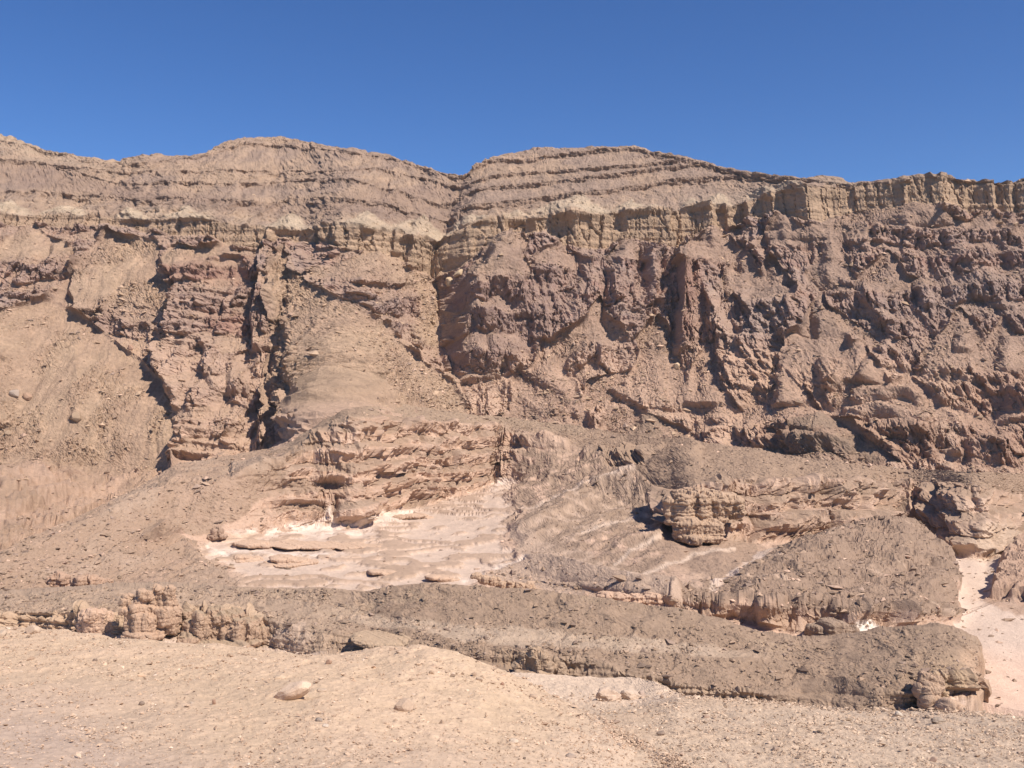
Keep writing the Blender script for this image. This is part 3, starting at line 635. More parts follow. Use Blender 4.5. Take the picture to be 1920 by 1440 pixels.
mx = YSb * (u - CX) / F
arc = np.concatenate([[0], np.cumsum(np.hypot(np.diff(mx), np.diff(YSb)))])
S = np.tile(arc.astype(np.float32), (U.shape[0], 1)); Xo = X; X = S
wx = X + 3 * fbm2(X / 9, Z / 9, 3, 111); wz = Z + 2 * fbm2(X / 9, Z / 9, 3, 112)
f1, g1, h1, _ = wor(wx / 5.5, wz / 6.5, 11)
f2, g2, h2, _ = wor(wx / 2.3, wz / 2.3, 12)
fg, gg, hg, _ = wor(Xo / 2.2, Yy / 2.8, 13)
bd = beds((Z + .01 * X) / 2.6, 21); bd2 = beds((Z + .01 * X + .4 * fbm2(X / 20, Yy / 20, 2, 5)) / 1.1, 22)
rk = blur(np.maximum(scarp, frontsc), 1); rkw = blur(np.maximum(scarp, frontsc), 6)[..., None]
Nh = blur(N0, 14, 2); Nh[..., 2] = .15; Nh /= np.linalg.norm(Nh, axis=2, keepdims=True); N0 = N0 * (1 - rkw) + Nh * rkw; s3 = (Z + 3.5 * fbm2(X / 22, Z / 22, 3, 117)) / 8; fr3 = s3 - np.floor(s3); tri3 = np.where(fr3 < .6, fr3 / .6, (1 - fr3) / .4) - .5; cl3 = 1 - sm(.56, .66, fr3)
D += frontsc * 3.0 * n2(S / 13, Z / 30, 145)
D += rk * (1 - .45 * frontsc) * ((h1 - .5) * 2.6 * sm(0, .1, g1) + (h2 - .5) * 1.3 + (1.0 - .8 * frontsc) * rid2(X / 3.2, Z / 12, 3, 113) + 2.6 * tri3 + (.5 + .5 * cl3) * (1.7 - .9 * frontsc) * ribs(wx, wz, 9, 118, 2.2, 4) + 4.0 * n2(X / 15, Z / 30, 115))
X = Xo
rrock = poly(wu, wv, [(1925,1005),(1890,1045),(1872,1080),(1862,1112),(1850,1128),(1880,1150),(1960,1160),(2150,1150),(2150,1000)], 8)
pmound = poly(wu, wv, [(1845,985),(1870,975),(1895,1010),(1905,1040),(1870,1052),(1800,1038)], 12)
D += rrock * (4 + 2.0 * rid2(X / 8, Yy / 8, 4, 141)) + pmound * (1.0 + 1.2 * rid2(X / 5, Yy / 20, 3, 142))
D += dark_hill0 * (2.6 * rid2(X / 20 + .5 * n2(X / 12, Yy / 12), Yy / 24, 3, 143))
midz = blur(poly(wu, wv, [(960,870),(1100,840),(1240,890),(1250,1060),(1100,1040),(960,1000)], 20), 3)
D += midz * 1.5 * rid2((X - Yw * .42) / 15, (X * .42 + Yw) / 60, 4, 146)
D += blur(poly(wu, wv, [(-230,1080),(0,1040),(150,975),(270,915),(330,880),(430,870),(420,960),(340,1000),(400,1090),(300,1130),(-230,1130)], 20), 3) * 2.0 * rid2((X - Yw * .25) / 17 + .4 * n2(X / 12, Yw / 20), Yw / 60, 4, 147)
# colour regions
floor_w = poly(wu, wv, [(400,1012),(430,1000),(600,992),(690,998),(705,962),(800,948),(880,930),(925,915),(975,905),(950,935),(975,965),(950,1000),(940,1030),(990,1048),(960,1060),(900,1072),(880,1100),(880,1180),(440,1180),(430,1110),(470,1085),(430,1060),(370,1040)], 22)
washR = poly(wu, wv, [(1740,1000),(1770,1015),(1800,1040),(1850,1052),(1880,1050),(1870,1075),(1880,1100),(1860,1125),(1830,1125),(2150,1160),(2150,1450),(1500,1400),(1500,1250),(1790,1180),(1800,1140),(1780,1080),(1755,1030)], 7)
wash2 = poly(wu, wv, [(1420,1040),(1440,1040),(1400,1085),(1330,1115),(1330,1100)], 5) * .7
grav_t = poly(wu, wv, [(960,1000),(1000,960),(1100,930),(1180,905),(1240,925),(1240,960),(1230,980),(1060,1020),(1150,1060),(1290,1095),(1330,1110),(1300,1140),(1000,1120),(885,1090),(920,1065),(985,1048)], 10)
benchm = (1 - sm(-6, 4, wv - iSt)) * sm(560, 620, U)
leftsl = poly(wu, wv, [(-230,1080),(0,1030),(150,965),(270,905),(330,868),(430,850),(500,838),(570,846),(515,885),(565,925),(480,935),(440,975),(400,1000),(330,1012),(390,1040),(430,1075),(460,1110),(430,1200),(-230,1280)], 10)
n1_ = fbm2(X / 30, Yy / 50, 4, 121); n2_ = fbm2(X / 7, Yy / 10, 4, 122); n3_ = fbm2(X / 1.6, Yy / 2.4, 3, 123)
def ragged(m): return sm(.28, .72, m + .5 * n2_ * (m > .01) * (m < .995))
floor_w, washR, grav_t, dark_hill, leftsl, rrock, wash2 = [ragged(q) for q in (floor_w, washR, grav_t, dark_hill, leftsl, rrock, wash2)]
gravel = np.clip(leftsl + grav_t + benchm + dark_hill, 0, 1) * (1 - rk)
D += (1 - rk) * (1 - .5 * grav_t) * (.9 * fbm2(X / 11, Yy / 16, 4, 131) + gravel * (.45 * rid2(X / 2.2, Yy / 3.4, 3, 133) + .5 * np.maximum(0, hg - .82) * 5) + (1 - gravel) * (.5 * rid2(X / 5, Yy / 6, 4, 135) + .12 * (hg - .5)))
D *= 1 - .85 * np.maximum(floor_w, washR)
terr = beds(fbm2(X / 34, Yy / 34, 5, 127) * 2.6, 31, 7)
D += floor_w * .6 * terr
P = P + N0 * D[..., None]
nn = grid_normals(P)
steep = sm(.9, .6, blur(nn[..., 2], 1))
col = np.zeros(U.shape + (3,), np.float32) + np.array(PINK, np.float32)
col = mix(col, CREAM, sm(-.2, .6, n1_ + .5 * n2_) * .45)
col = mix(col, (.38,.265,.19), rk * sm(-.4, .4, fbm2(S / 16, Z / 5, 4, 128) + .5 * n2_) * .75)
col = mix(col, (.56,.43,.34), rk * sm(.25, .6, fbm2(S / 9, Z / 14, 3, 129)) * .5)
pinkzone = sm(1250, 1000, U)
col = mix(col, TAN, rk * (1 - pinkzone) * sm(-.4, .3, n2_) * .45)
col = mix(col, (.295,.218,.16), np.clip(benchm * 1.1 + leftsl * (.85 + .4 * n2_ + .2 * n1_), 0, 1) * .93)
col = mix(col, (.40,.31,.24), leftsl * sm(.0, .5, n1_ + .3 * n2_) * .6)
D0_ = 0
col = mix(col, (.43,.335,.26), np.clip(grav_t, 0, 1) * .75)
mid = poly(wu, wv, [(980,830),(1140,850),(1250,920),(1250,1100),(1100,1060),(1000,1010),(960,950)], 16)
col = mix(col, (.30,.225,.168), mid * .85 * sm(.5, -.1, n2_))
rg = poly(wu, wv, [(520,845),(560,790),(600,755),(680,745),(720,770),(640,800),(600,835),(560,850)], 8)
col = mix(col, (.30,.225,.165), rg * .85)
col = mix(col, (.30,.225,.168), rk * (1 - frontsc) * (1 - cl3) * sm(-.6, .3, n2_ + .3) * .8)
bt = poly(wu, wv, [(640,748),(740,752),(900,772),(1100,800),(1100,818),(960,800),(800,792),(700,775)], 6); col = mix(col, (.31,.235,.172), bt * .85)
darkc = poly(wu, wv, [(1240,1000),(1420,1010),(1430,1040),(1350,1090),(1240,1060)], 12)
col = mix(col, (.27,.20,.15), np.clip(dark_hill + .8 * darkc, 0, 1) * (.9 + .2 * n2_))
col = mix(col, CREAM, np.clip(dark_hill, 0, 1) * sm(.45, .75, fbm2((X + Yy) / 8, (X - Yy) / 40, 3, 126)) * .7)
col = mix(col, CREAM, floor_w * .9); col = mix(col, (.42,.315,.24), floor_w * sm(.1, .8, terr + .5 * n2_) * .8)
for q in ([(850,990),(900,978),(990,958),(975,985),(900,1002)], [(440,1085),(560,1070),(640,1090),(600,1120),(450,1120)], [(660,1060),(760,1062),(800,1085),(700,1092)], [(420,1030),(560,1026),(700,1034),(600,1044),(440,1046)], [(700,985),(760,968),(800,972),(750,990)]): col = mix(col, (.40,.30,.225), ragged(poly(wu, wv, q, 7)) * .75)
col = mix(col, WHITE, floor_w * sm(-.1, -.7, terr + .5 * n2_) * .75)
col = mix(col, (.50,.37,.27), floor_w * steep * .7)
whiteb = poly(wu, wv, [(600,975),(622,960),(640,990),(700,960),(800,955),(720,985),(690,1000),(560,1005),(410,1000)], 5)
whiteb = np.maximum(whiteb, poly(wu, wv, [(610,950),(618,940),(632,995),(600,995)], 3))
whiteb = np.maximum(whiteb, poly(wu, wv, [(900,915),(935,900),(975,905),(930,918)], 4))
whiteb = np.maximum(whiteb, poly(wu, wv, [(390,1025),(470,1030),(640,1035),(640,1042),(400,1040)], 4))
whiteb = np.maximum(whiteb, poly(wu, wv, [(850,1085),(990,1044),(1000,1050),(900,1070),(870,1090)], 3))
col = mix(col, (.70,.61,.53), whiteb * sm(-.6, .2, n2_) * .85)
chan = np.zeros(U.shape, np.float32)
for pts in ([(975,965),(1000,960),(1100,925),(1200,895)], [(1090,1000),(1160,980),(1190,975)], [(1150,1060),(1180,1040),(1240,1010)], [(1180,1100),(1210,1080),(1300,1040),(1380,1030)], [(1330,1105),(1400,1060),(1440,1045),(1500,1020)]):
    a = np.array(pts, float); vl = np.interp(U, a[:, 0], a[:, 1], left=-999, right=-999)
    chan = np.maximum(chan, np.exp(-((wv - vl) / 3.6) ** 2))
col = mix(col, (.60,.49,.395), chan * .85)
col = mix(col, WHITE, np.clip(washR + wash2, 0, 1) * .95)
col = mix(col, (.66,.50,.40), washR * sm(1190, 1260, V) * .9)
col = mix(col, (.36,.255,.19), rrock * (.8 + .3 * n2_)); col = mix(col, (.50,.395,.30), pmound * .8)
col = mix(col, (.74,.70,.64), poly(wu, wv, [(1590,1165),(1640,1160),(1655,1185),(1640,1195),(1575,1185)], 4) * .9)
col *= (1 + .10 * n2_ + .08 * n3_)[..., None]
col = col / (1 + .08 * n3_ * washR)[..., None]
valley = grid_mesh('valley_ground', P, col, M_VAL)
val = dict(U=U, V=V, P=P, gravel=gravel, floor=floor_w, wash=washR, n=nn, rock=rk, dark=dark_hill)
print('valley', time.time() - T0)

# ------------------------------------------------------------------ NEAR GRAVEL RIDGE
Cr = cur([(-230,1150),(0,1118),(100,1112),(200,1104),(300,1100),(400,1103),(500,1109),(590,1107),(640,1111),(690,1113),(725,1104),(775,1096),(850,1098),(960,1107),(1100,1120),(1280,1148),(1350,1165),(1400,1180),(1450,1194),(1500,1201),(1560,1201),(1620,1191),(1700,1180),(1760,1176),(1800,1185),(1830,1207),(1838,1240),(1845,1290),(1850,1340),(1860,1420),(2150,1500)])
Sh = cur([(-230,1155),(0,1130),(200,1125),(400,1122),(590,1130),(700,1160),(850,1180),(1000,1190),(1280,1212),(1400,1225),(1500,1235),(1650,1240),(1800,1250),(1830,1260),(1860,1420),(2150,1500)])
Sf = cur([(-230,1160),(0,1140),(200,1140),(400,1142),(590,1156),(700,1176),(850,1200),(1000,1215),(1280,1232),(1400,1240),(1500,1250),(1650,1262),(1720,1258),(1800,1262),(1830,1270),(1860,1425),(2150,1505)])
Lt = cur([(-230,1165),(0,1148),(150,1152),(220,1150),(330,1160),(345,1148),(400,1146),(500,1160),(560,1180),(640,1192),(700,1200),(800,1210),(960,1218),(1010,1224),(1100,1240),(1180,1262),(1280,1286),(1400,1298),(1450,1306),(1600,1318),(1700,1290),(1740,1268),(1800,1268),(1832,1275),(1860,1430),(2150,1510)])
Lb = cur([(-230,1185),(0,1182),(150,1188),(220,1196),(330,1200),(345,1195),(400,1208),(500,1212),(560,1230),(640,1222),(700,1218),(800,1222),(960,1250),(1010,1265),(1100,1275),(1280,1312),(1400,1325),(1600,1345),(1700,1330),(1740,1325),(1800,1300),(1832,1290),(1860,1435),(2150,1520)])
Ed = Lb + 160
hid = Cr + 60
YC = cur([(-230,255),(0,262),(400,258),(690,246),(800,242),(1100,232),(1400,224),(1560,222),(1700,218),(1800,215),(2150,212)])
ts = [cur([(-230,.1),(300,.12),(500,.34),(700,.42),(1280,.45),(1450,.2),(1560,.2),(1700,.3),(2150,.3)]), .09, cur([(-230,.1),(400,.15),(560,.3),(1280,.35),(1700,.4),(2150,.4)]),
      cur([(-230,1.8),(200,3),(500,3),(600,1.2),(900,1.5),(1400,2.5),(1500,1),(1650,.8),(1720,4),(2150,2)]), .03]
U, V, Y = loft(u, [Cr, Sh, Sf, Lt, Lb, Ed], YC, ts, [52, 20, 52, 46, 16], i0=0, sy=15)
# far side of the ridge: falls back to the valley floor
nb = 8
f = np.linspace(1, 0, nb, endpoint=False)[:, None]
kz = cur([(-230,2),(300,3),(500,8),(700,14),(1400,9),(1800,9),(1850,2),(2150,2)])
Pf = to_xyz(U[:1], V[:1], Y[:1])
Pb = np.repeat(Pf, nb, 0).astype(np.float32)
Pb[..., 1] += f * 42; Pb[..., 0] += f * 42 * (U[:1] - CX) / F; Pb[..., 2] -= f ** 1.3 * (kz[None] + 6)
P = np.concatenate([Pb, to_xyz(U, V, Y)], 0)
U = np.concatenate([np.repeat(U[:1], nb, 0), U], 0); V = np.concatenate([V[:1] - f * 30, V], 0)
X, Yy, Z = P[..., 0], P[..., 1], P[..., 2]
N0 = blur(grid_normals(P), 4, 2); N0 /= np.linalg.norm(N0, axis=2, keepdims=True)
wu = U + 8 * fbm2(X / 7, Yy / 9, 4, 201); wv = V + 7 * fbm2(X / 9, Yy / 9, 4, 202)
D = np.zeros(U.shape, np.float32)
sc_ = sm(-3, 3, wv - np.interp(U, u, Lt)) * (1 - sm(-1, 6, wv - np.interp(U, u, Lb)))
sc_ *= .25 + .75 * np.maximum(sm(520, 470, U), np.maximum(sm(1650, 1700, U), np.maximum(np.exp(-((U - 720) / 70) ** 2), np.exp(-((U - 1010) / 60) ** 2)) + sm(1120, 1200, U) * sm(1520, 1440, U)))
rk = blur(sc_, 1)
for pts, wl, wr, p in (
    ([(150,1150,2.5),(152,1185,3)], 4, 30, .6), ([(225,1160,2),(225,1195,2)], 6, 24, .6), ([(345,1148,3),(348,1195,3)], 5, 20, .6), ([(380,1150,2),(375,1205,2.5)], 5, 26, .6), ([(428,1155,1.6),(425,1205,2)], 5, 26, .6), ([(470,1160,1.6),(465,1205,1.6)], 5, 26, .6),
    ([(530,1170,1.6),(525,1200,1.6)], 8, 30, .7), ([(985,1222,1.5),(975,1250,1.8)], 6, 20, .7), ([(1015,1222,1.5),(1010,1262,1.8)], 6, 20, .7), ([(1740,1270,4),(1728,1330,4)], 6, 30, .6), ([(1810,1245,3),(1800,1290,3)], 30, 24, .6)):
    D += vline(wu, wv, pts, wl, wr, p) * (.2 + .8 * rk)
D += hline(U, V, [(1490,1285,1),(1600,1292,2.2),(1640,1300,1.5),(1720,1300,1)], 3, 14, .7) + hline(U, V, [(1350,1240,.6),(1450,1245,1.2),(1540,1262,.8)], 3, 12, .7)
f1, g1, h1, _ = wor(X / 2.6, Z / 3.2, 21); f2, g2, h2, _ = wor(X / 1.1, Z / 1.1, 22); fg, gg, hg, _ = wor(X / .9, Yy / 1.1, 23)
D += rk * ((h1 - .5) * 1.5 * sm(0, .1, g1) + (h2 - .5) * .7 + 1.5 * n2(X / 7, Z / 20, 214) + .9 * ribs(X, Z, 4, 213, 2.5, 3) + .4 * beds(Z / 1.1, 24))
Yy = Yy + 1.3 * (Z + 60)
n1_ = fbm2(X / 14, Yy / 14, 4, 221); n2_ = fbm2(X / 3.2, Yy / 4, 4, 222); n3_ = fbm2(X / .8, Yy / .9, 3, 223)
stony = sm(-.3, .5, n1_ + .4)
D += (1 - rk) * (1.1 * rid2(X / 12 + .8 * n2(X / 9, Yy / 9), Yy / 14, 4, 232) * .7 + .6 * fbm2(X / 9, Yy / 9, 4, 231) + stony * (.16 * rid2(X / 1.0, Yy / 1.3, 3, 233) + .22 * np.maximum(0, hg - .85) * 6))
P = P + N0 * D[..., None]
nn = grid_normals(P)
col = np.zeros(U.shape + (3,), np.float32) + np.array(DARKG, np.float32) * 1.08
shelf = sm(-4, 6, wv - np.interp(U, u, Sh) + 8) * (1 - sm(-4, 3, wv - np.interp(U, u, Sf)))
col = mix(col, (.43,.345,.265), shelf * sm(560, 700, U) * sm(1500, 1300, U) * .8)
col = mix(col, (.39,.30,.225), sm(760, 560, U) * .75)
col = mix(col, (.38,.30,.215), sm(.3, .7, n1_) * .3)
col = mix(col, (.41,.315,.225), rk * (.5 + .5 * sm(620, 560, U)) * .9)
col = mix(col, (.44,.33,.235), rk * sm(560, 520, U) * .7)
col = mix(col, (.44,.33,.22), sm(1700, 1760, U) * sm(1215, 1260, wv) * .5)
col = mix(col, WHITE, sm(-2, 4, wv - np.interp(U, u, Lb)) * sm(640, 560, U))
col = mix(col, WASH, sm(-2, 4, wv - np.interp(U, u, Lb)) * sm(1650, 1750, U) * sm(.6, .85, blur(nn[..., 2], 1)))
col = mix(col, (.46,.36,.28), poly(wu, wv, [(500,1205),(530,1180),(570,1170),(590,1200),(560,1235)], 6) * .8)
col = mix(col, (.40,.29,.21), sm(1785, 1822, U + 14 * n2_) * sm(1205, 1240, wv) * .9)
col *= (1 + .14 * n2_ + .14 * n3_)[..., None]
ridge = grid_mesh('gravel_ridge', P[:, U[0] < 1844], col[:, U[0] < 1844], M_RIDGE)
rdg = dict(U=U, V=V, P=P, n=nn, rock=rk, stony=stony)
print('ridge', time.time() - T0)

# ------------------------------------------------------------------ FOREGROUND
def fore(name, uu, vs, Y0, ts, rows, seed, colf, amp=1.0, backdrop=14, backdz=14):
    U, V, Y = loft(uu, vs, Y0, ts, rows, i0=0, sy=31)
    P = to_xyz(U, V, Y)
    nb = 10; f = np.linspace(1, 0, nb, endpoint=False)[:, None]
    Pb = np.repeat(P[:1], nb, 0); Pb[..., 1] += f * backdrop; Pb[..., 0] += f * backdrop * (U[:1] - CX) / F
    Pb[..., 2] -= f ** 1.5 * backdz + f * 2.0
    P = np.concatenate([Pb, P], 0); U = np.concatenate([np.repeat(U[:1], nb, 0), U], 0); V = np.concatenate([V[:1] - f * 20, V], 0)
    X, Yy = P[..., 0], P[..., 1]
    fade = np.clip(Yy / 30, .15, 1)
    n1_ = fbm2(X / 4, Yy / 6, 4, seed); n2_ = fbm2(X / .8, Yy / 1.1, 4, seed + 1); n3_ = fbm2(X / .18, Yy / .3, 3, seed + 2)
    f1, g1, h1, hb = wor(X / .22, Yy / .34, seed + 3)
    D = amp * (.16 * n1_ + .07 * n2_ * fade + .018 * n3_ + np.maximum(0, hb - .75) * .16 * np.clip(1 - f1 * 1.6, 0, 1) * np.clip(Yy / 20, .3, 1))
    P[..., 2] += D
    col = colf(U, V, X, Yy, n1_, n2_, n3_, hb)
    grid_mesh(name, P, col, M_FORE)
    return dict(U=U, V=V, P=P, n=grid_normals(P))
uu2 = np.linspace(880, 2150, 700)
c2 = lambda p: cur(p, uu2)
def colB(U, V, X, Yy, a, b, c, h):
    col = np.zeros(U.shape + (3,), np.float32) + np.array((.50,.402,.305), np.float32)
    col = mix(col, (.50,.38,.27), sm(-.2, .6, a) * .5 * sm(1700, 1300, U))
    col = mix(col, (.46,.372,.288), sm(1300, 1800, U) * .6)
    col = mix(col, (.60,.485,.375), poly(U + 12 * a, V + 6 * b, [(940,1230),(1320,1240),(1285,1306),(1200,1318),(1080,1322),(960,1295)], 8) * .95)
    col = mix(col, (.36,.29,.23), sm(.25, .7, b + .3 * c) * .3)
    return col * (1 + .10 * b + .14 * c)[..., None]
fB = fore('foreground_slope', uu2, [c2([(880,1262),(1000,1264),(1100,1266),(1180,1268),(1230,1279),(1262,1299),(1300,1309),(1400,1319),(1500,1325),(1600,1330),(1760,1336),(1920,1343),(2150,1350)]),
     c2([(880,1300),(1080,1318),(1200,1318),(1270,1310),(1300,1316),(1920,1350),(2150,1358)]), c2([(880,1380),(2150,1400)]), c2([(880,1470),(2150,1470)]), c2([(880,1900),(2150,1900)])],
     [c2([(880,62),(1180,62),(1262,50),(1300,43),(1600,39),(1920,36),(2150,35)]), c2([(880,50),(1080,46),(1200,44),(1270,41),(1300,40),(1920,34),(2150,33)]), c2([(880,28),(1260,27),(1920,28),(2150,28)]), c2([(880,20),(1260,21.5),(1920,22),(2150,22)]), c2([(880,8),(2150,9)])], None, [30, 60, 70, 10], 301, colB)
uu1 = np.linspace(-230, 1330, 900)
c1 = lambda p: cur(p, uu1)
def colA(U, V, X, Yy, a, b, c, h):
    col = np.zeros(U.shape + (3,), np.float32) + np.array(SAND, np.float32)
    col = mix(col, (.58,.445,.325), sm(-.3, .5, a) * .6)
    gm = np.clip(sm(500, 0, U) * sm(1230, 1400, V) * 1.1 + sm(1350, 1480, V + 20 * a) * .8, 0, 1)
    col = mix(col, (.44,.352,.29), gm * .85)
    col = mix(col, (.505,.405,.31), sm(900, 1230, U + 60 * a) * .9)
    col = mix(col, (.40,.31,.24), sm(.3, .7, b + .3 * c) * .3)
    return col * (1 + .08 * b + .13 * c)[..., None]
fA = fore('foreground_hump', uu1, [c1([(-230,1150),(0,1172),(100,1180),(200,1192),(300,1200),(400,1208),(500,1218),(560,1226),(620,1226),(700,1219),(800,1214),(850,1217),(900,1233),(960,1261),(1010,1286),(1060,1312),(1110,1336),(1160,1362),(1200,1385),(1260,1420),(1330,1460)]),
     c1([(-230,1260),(600,1280),(900,1290),(1000,1310),(1100,1350),(1200,1400),(1330,1475)]), c1([(-230,1370),(1000,1385),(1150,1400),(1200,1420),(1330,1490)]), c1([(-230,1470),(1200,1470),(1330,1510)]), c1([(-230,1900),(1330,1900)])],
     [c1([(-230,48),(0,44),(400,38),(800,34),(900,34),(960,33.5),(1010,32.5),(1060,31),(1110,29.5),(1160,27.5),(1260,24),(1330,21)]), c1([(-230,30),(600,26),(900,28.5),(1000,29.5),(1100,28),(1200,25.5),(1260,23.2),(1330,20.8)]), c1([(-230,17),(600,18.5),(1000,22.5),(1150,24),(1200,24.5),(1330,20.4)]), c1([(-230,12),(800,15),(1200,21),(1330,20)]), c1([(-230,6),(1200,8),(1330,8)])], None, [80, 60, 60, 10], 331, colA, backdrop=10, backdz=9)
print('fore', time.time() - T0)

# ------------------------------------------------------------------ stones
def ico():
    t = (1 + 5 ** .5) / 2
    v = np.array([(-1,t,0),(1,t,0),(-1,-t,0),(1,-t,0),(0,-1,t),(0,1,t),(0,-1,-t),(0,1,-t),(t,0,-1),(t,0,1),(-t,0,-1),(-t,0,1)], float)
    f = np.array([(0,11,5),(0,5,1),(0,1,7),(0,7,10),(0,10,11),(1,5,9),(5,11,4),(11,10,2),(10,7,6),(7,1,8),(3,9,4),(3,4,2),(3,2,6),(3,6,8),(3,8,9),(4,9,5),(2,4,11),(6,2,10),(8,6,7),(9,8,1)])
    return v / np.linalg.norm(v[0]), f
IV, IF = ico()
OV = np.array([(1,0,0),(0,1,0),(-1,0,0),(0,-1,0),(.1,.1,.9),(0,0,-1)], float)
OF = np.array([(0,1,4),(1,2,4),(2,3,4),(3,0,4),(1,0,5),(2,1,5),(3,2,5),(0,3,5)])
rng = np.random.RandomState(11)
def scatter(name, pts, sizes, cols, mat, flat=.7, sink=.25):
    n = len(pts); k = len(OV)
    base = OV[None] * (1 + .7 * (rng.rand(n, k, 1) - .5)) + .5 * (rng.rand(n, k, 3) - .5)
    s = np.stack([1 + .9 * rng.rand(n), .7 + .6 * rng.rand(n), flat * (.6 + .8 * rng.rand(n))], 1)[:, None]
    v = base * s * sizes[:, None, None] * .5
    a = rng.rand(n) * 6.28; ca, sa = np.cos(a)[:, None], np.sin(a)[:, None]
    b = (rng.rand(n) - .5) * .9; cb, sb = np.cos(b)[:, None], np.sin(b)[:, None]
    x = v[..., 0] * cb - v[..., 2] * sb; z = v[..., 0] * sb + v[..., 2] * cb; y = v[..., 1]
    v = np.stack([x * ca - y * sa, x * sa + y * ca, z], -1)
    v += pts[:, None]; v[..., 2] += (sizes * (.5 * flat - sink))[:, None] * .6
    fc = (OF[None] + (np.arange(n) * k)[:, None, None]).reshape(-1, 3)
    c = np.repeat(cols[:, None], k, 1)
    return mesh_from(name, v.reshape(-1, 3), fc, mat, c.reshape(-1, 3), kind='stuff')

def pick(d, weight, n):
    """choose n spots on a sheet with a density per picture area"""
    w_ = weight.ravel().astype(float).clip(0); w_ /= w_.sum()
    i = rng.choice(len(w_), n, p=w_)
    P_ = d['P'].reshape(-1, 3)[i].copy()
    return P_, i
def pal(n, cs, ws=None, var=.15):
    cs = np.array(cs); i = rng.choice(len(cs), n, p=ws)
    return cs[i] * (1 + var * rng.randn(n, 1))

# rubble on the mountain
U_m = mtn['U']
w_ = .5 * plainL + mtn['scree'] * (.15 + rough + 1.2 * ((U_m > 770) & (U_m < 850))) + .10 * mtn['above'] + .22 * mtn['rock'] * (mtn['n'][..., 2] > .45)
w_ *= (mtn['U'] > -200) & (mtn['U'] < 2120)
P_, i = pick(mtn, w_, 17000)
s_ = .85 * np.exp(rng.randn(len(P_)) * .55); s_ = np.clip(s_, .5, 5)
scatter('scree_boulders', P_, s_, pal(len(P_), [YEL, TAN, MAUVE, PINK], [.45, .3, .15, .1]), M_STONE)
# rubble in the valley
w_ = val['gravel'] * .5 + .06 + .7 * val['dark'] + .1 * val['wash']; w_ = w_ * (val['V'] < 1330) * (1 - .7 * val['floor'])
w_ = w_ + .8 * blur(val['rock'], 8) * (val['rock'] < .5) * (val['V'] < 1300)
P_, i = pick(val, w_, 12000)
s_ = np.clip(.55 * np.exp(rng.randn(len(P_)) * .6), .3, 3)
scatter('valley_stones', P_, s_, pal(len(P_), [DARKG, MAUVE, TAN, PINK], [.4, .25, .2, .15]), M_STONE)
w_ = rdg['stony'] * (1 - rdg['rock']) * (rdg['U'] < 1835) * np.concatenate([np.zeros(8), np.ones(rdg['U'].shape[0] - 24), np.zeros(16)])[:, None]
P_, i = pick(rdg, w_, 9000)
s_ = np.clip(.27 * np.exp(rng.randn(len(P_)) * .65), .15, 1.7)
scatter('ridge_stones', P_, s_, pal(len(P_), [DARKG, MAUVE, TAN, (.2,.15,.12)], [.4, .2, .2, .2]), M_STONE)

def fgravel(name, d, n, um, k, cols, ws):
    Pn = d['P']; X, Yy = Pn[..., 0], Pn[..., 1]
    cl = sm(-.3, .6, fbm2(X / 1.4, Yy / 2.4, 3, 401))
    w_ = um * (.35 + cl) * (d['V'] < 1475) * (d['V'] > 1150)
    w_[:11] = 0
    P_, i = pick(d, w_, n)
    P_ += (rng.rand(len(P_), 3) - .5) * np.array([.003, .02, 0]) * P_[:, 1:2]
    s_ = P_[:, 1] * k * np.exp(rng.randn(n) * .5)
    s_ = np.clip(s_, .02, .22)
    scatter(name, P_, s_, pal(n, cols, ws), M_FSTONE, flat=.6, sink=.2)
M_FSTONE = ground_mat('pebble_stone', 14, .02, .12)
fgravel('hump_gravel', fA, 24000, np.clip(.45 + sm(600, 0, fA['U']) * .6 + sm(1300, 1440, fA['V']), 0, 1.4), .0013, [(.53,.41,.31), (.47,.35,.255), (.34,.25,.185), (.58,.48,.39)], [.33, .37, .24, .06])
fgravel('slope_gravel', fB, 22000, sm(1290, 1325, fB['V']) + .05, .0015, [(.52,.415,.32), (.46,.36,.27), (.32,.245,.19), (.57,.475,.38)], [.33, .37, .24, .06])
print('stones', time.time() - T0)

# ------------------------------------------------------------------ single rocks and outcrops
def ground(d, u_, v_):
    """where the bearing and height seen at (u_, v_) meets a sheet"""
    m = (d['U'] - u_) ** 2 + (d['V'] - v_) ** 2
    Pp = d['P']; pu = CX + F * Pp[..., 0] / Pp[..., 1]; pv = VH - F * Pp[..., 2] / Pp[..., 1]
    m = (pu - u_) ** 2 + (pv - v_) ** 2 + .002 * Pp[..., 1]
    i = np.unravel_index(np.argmin(m), m.shape)
    return Pp[i].copy()

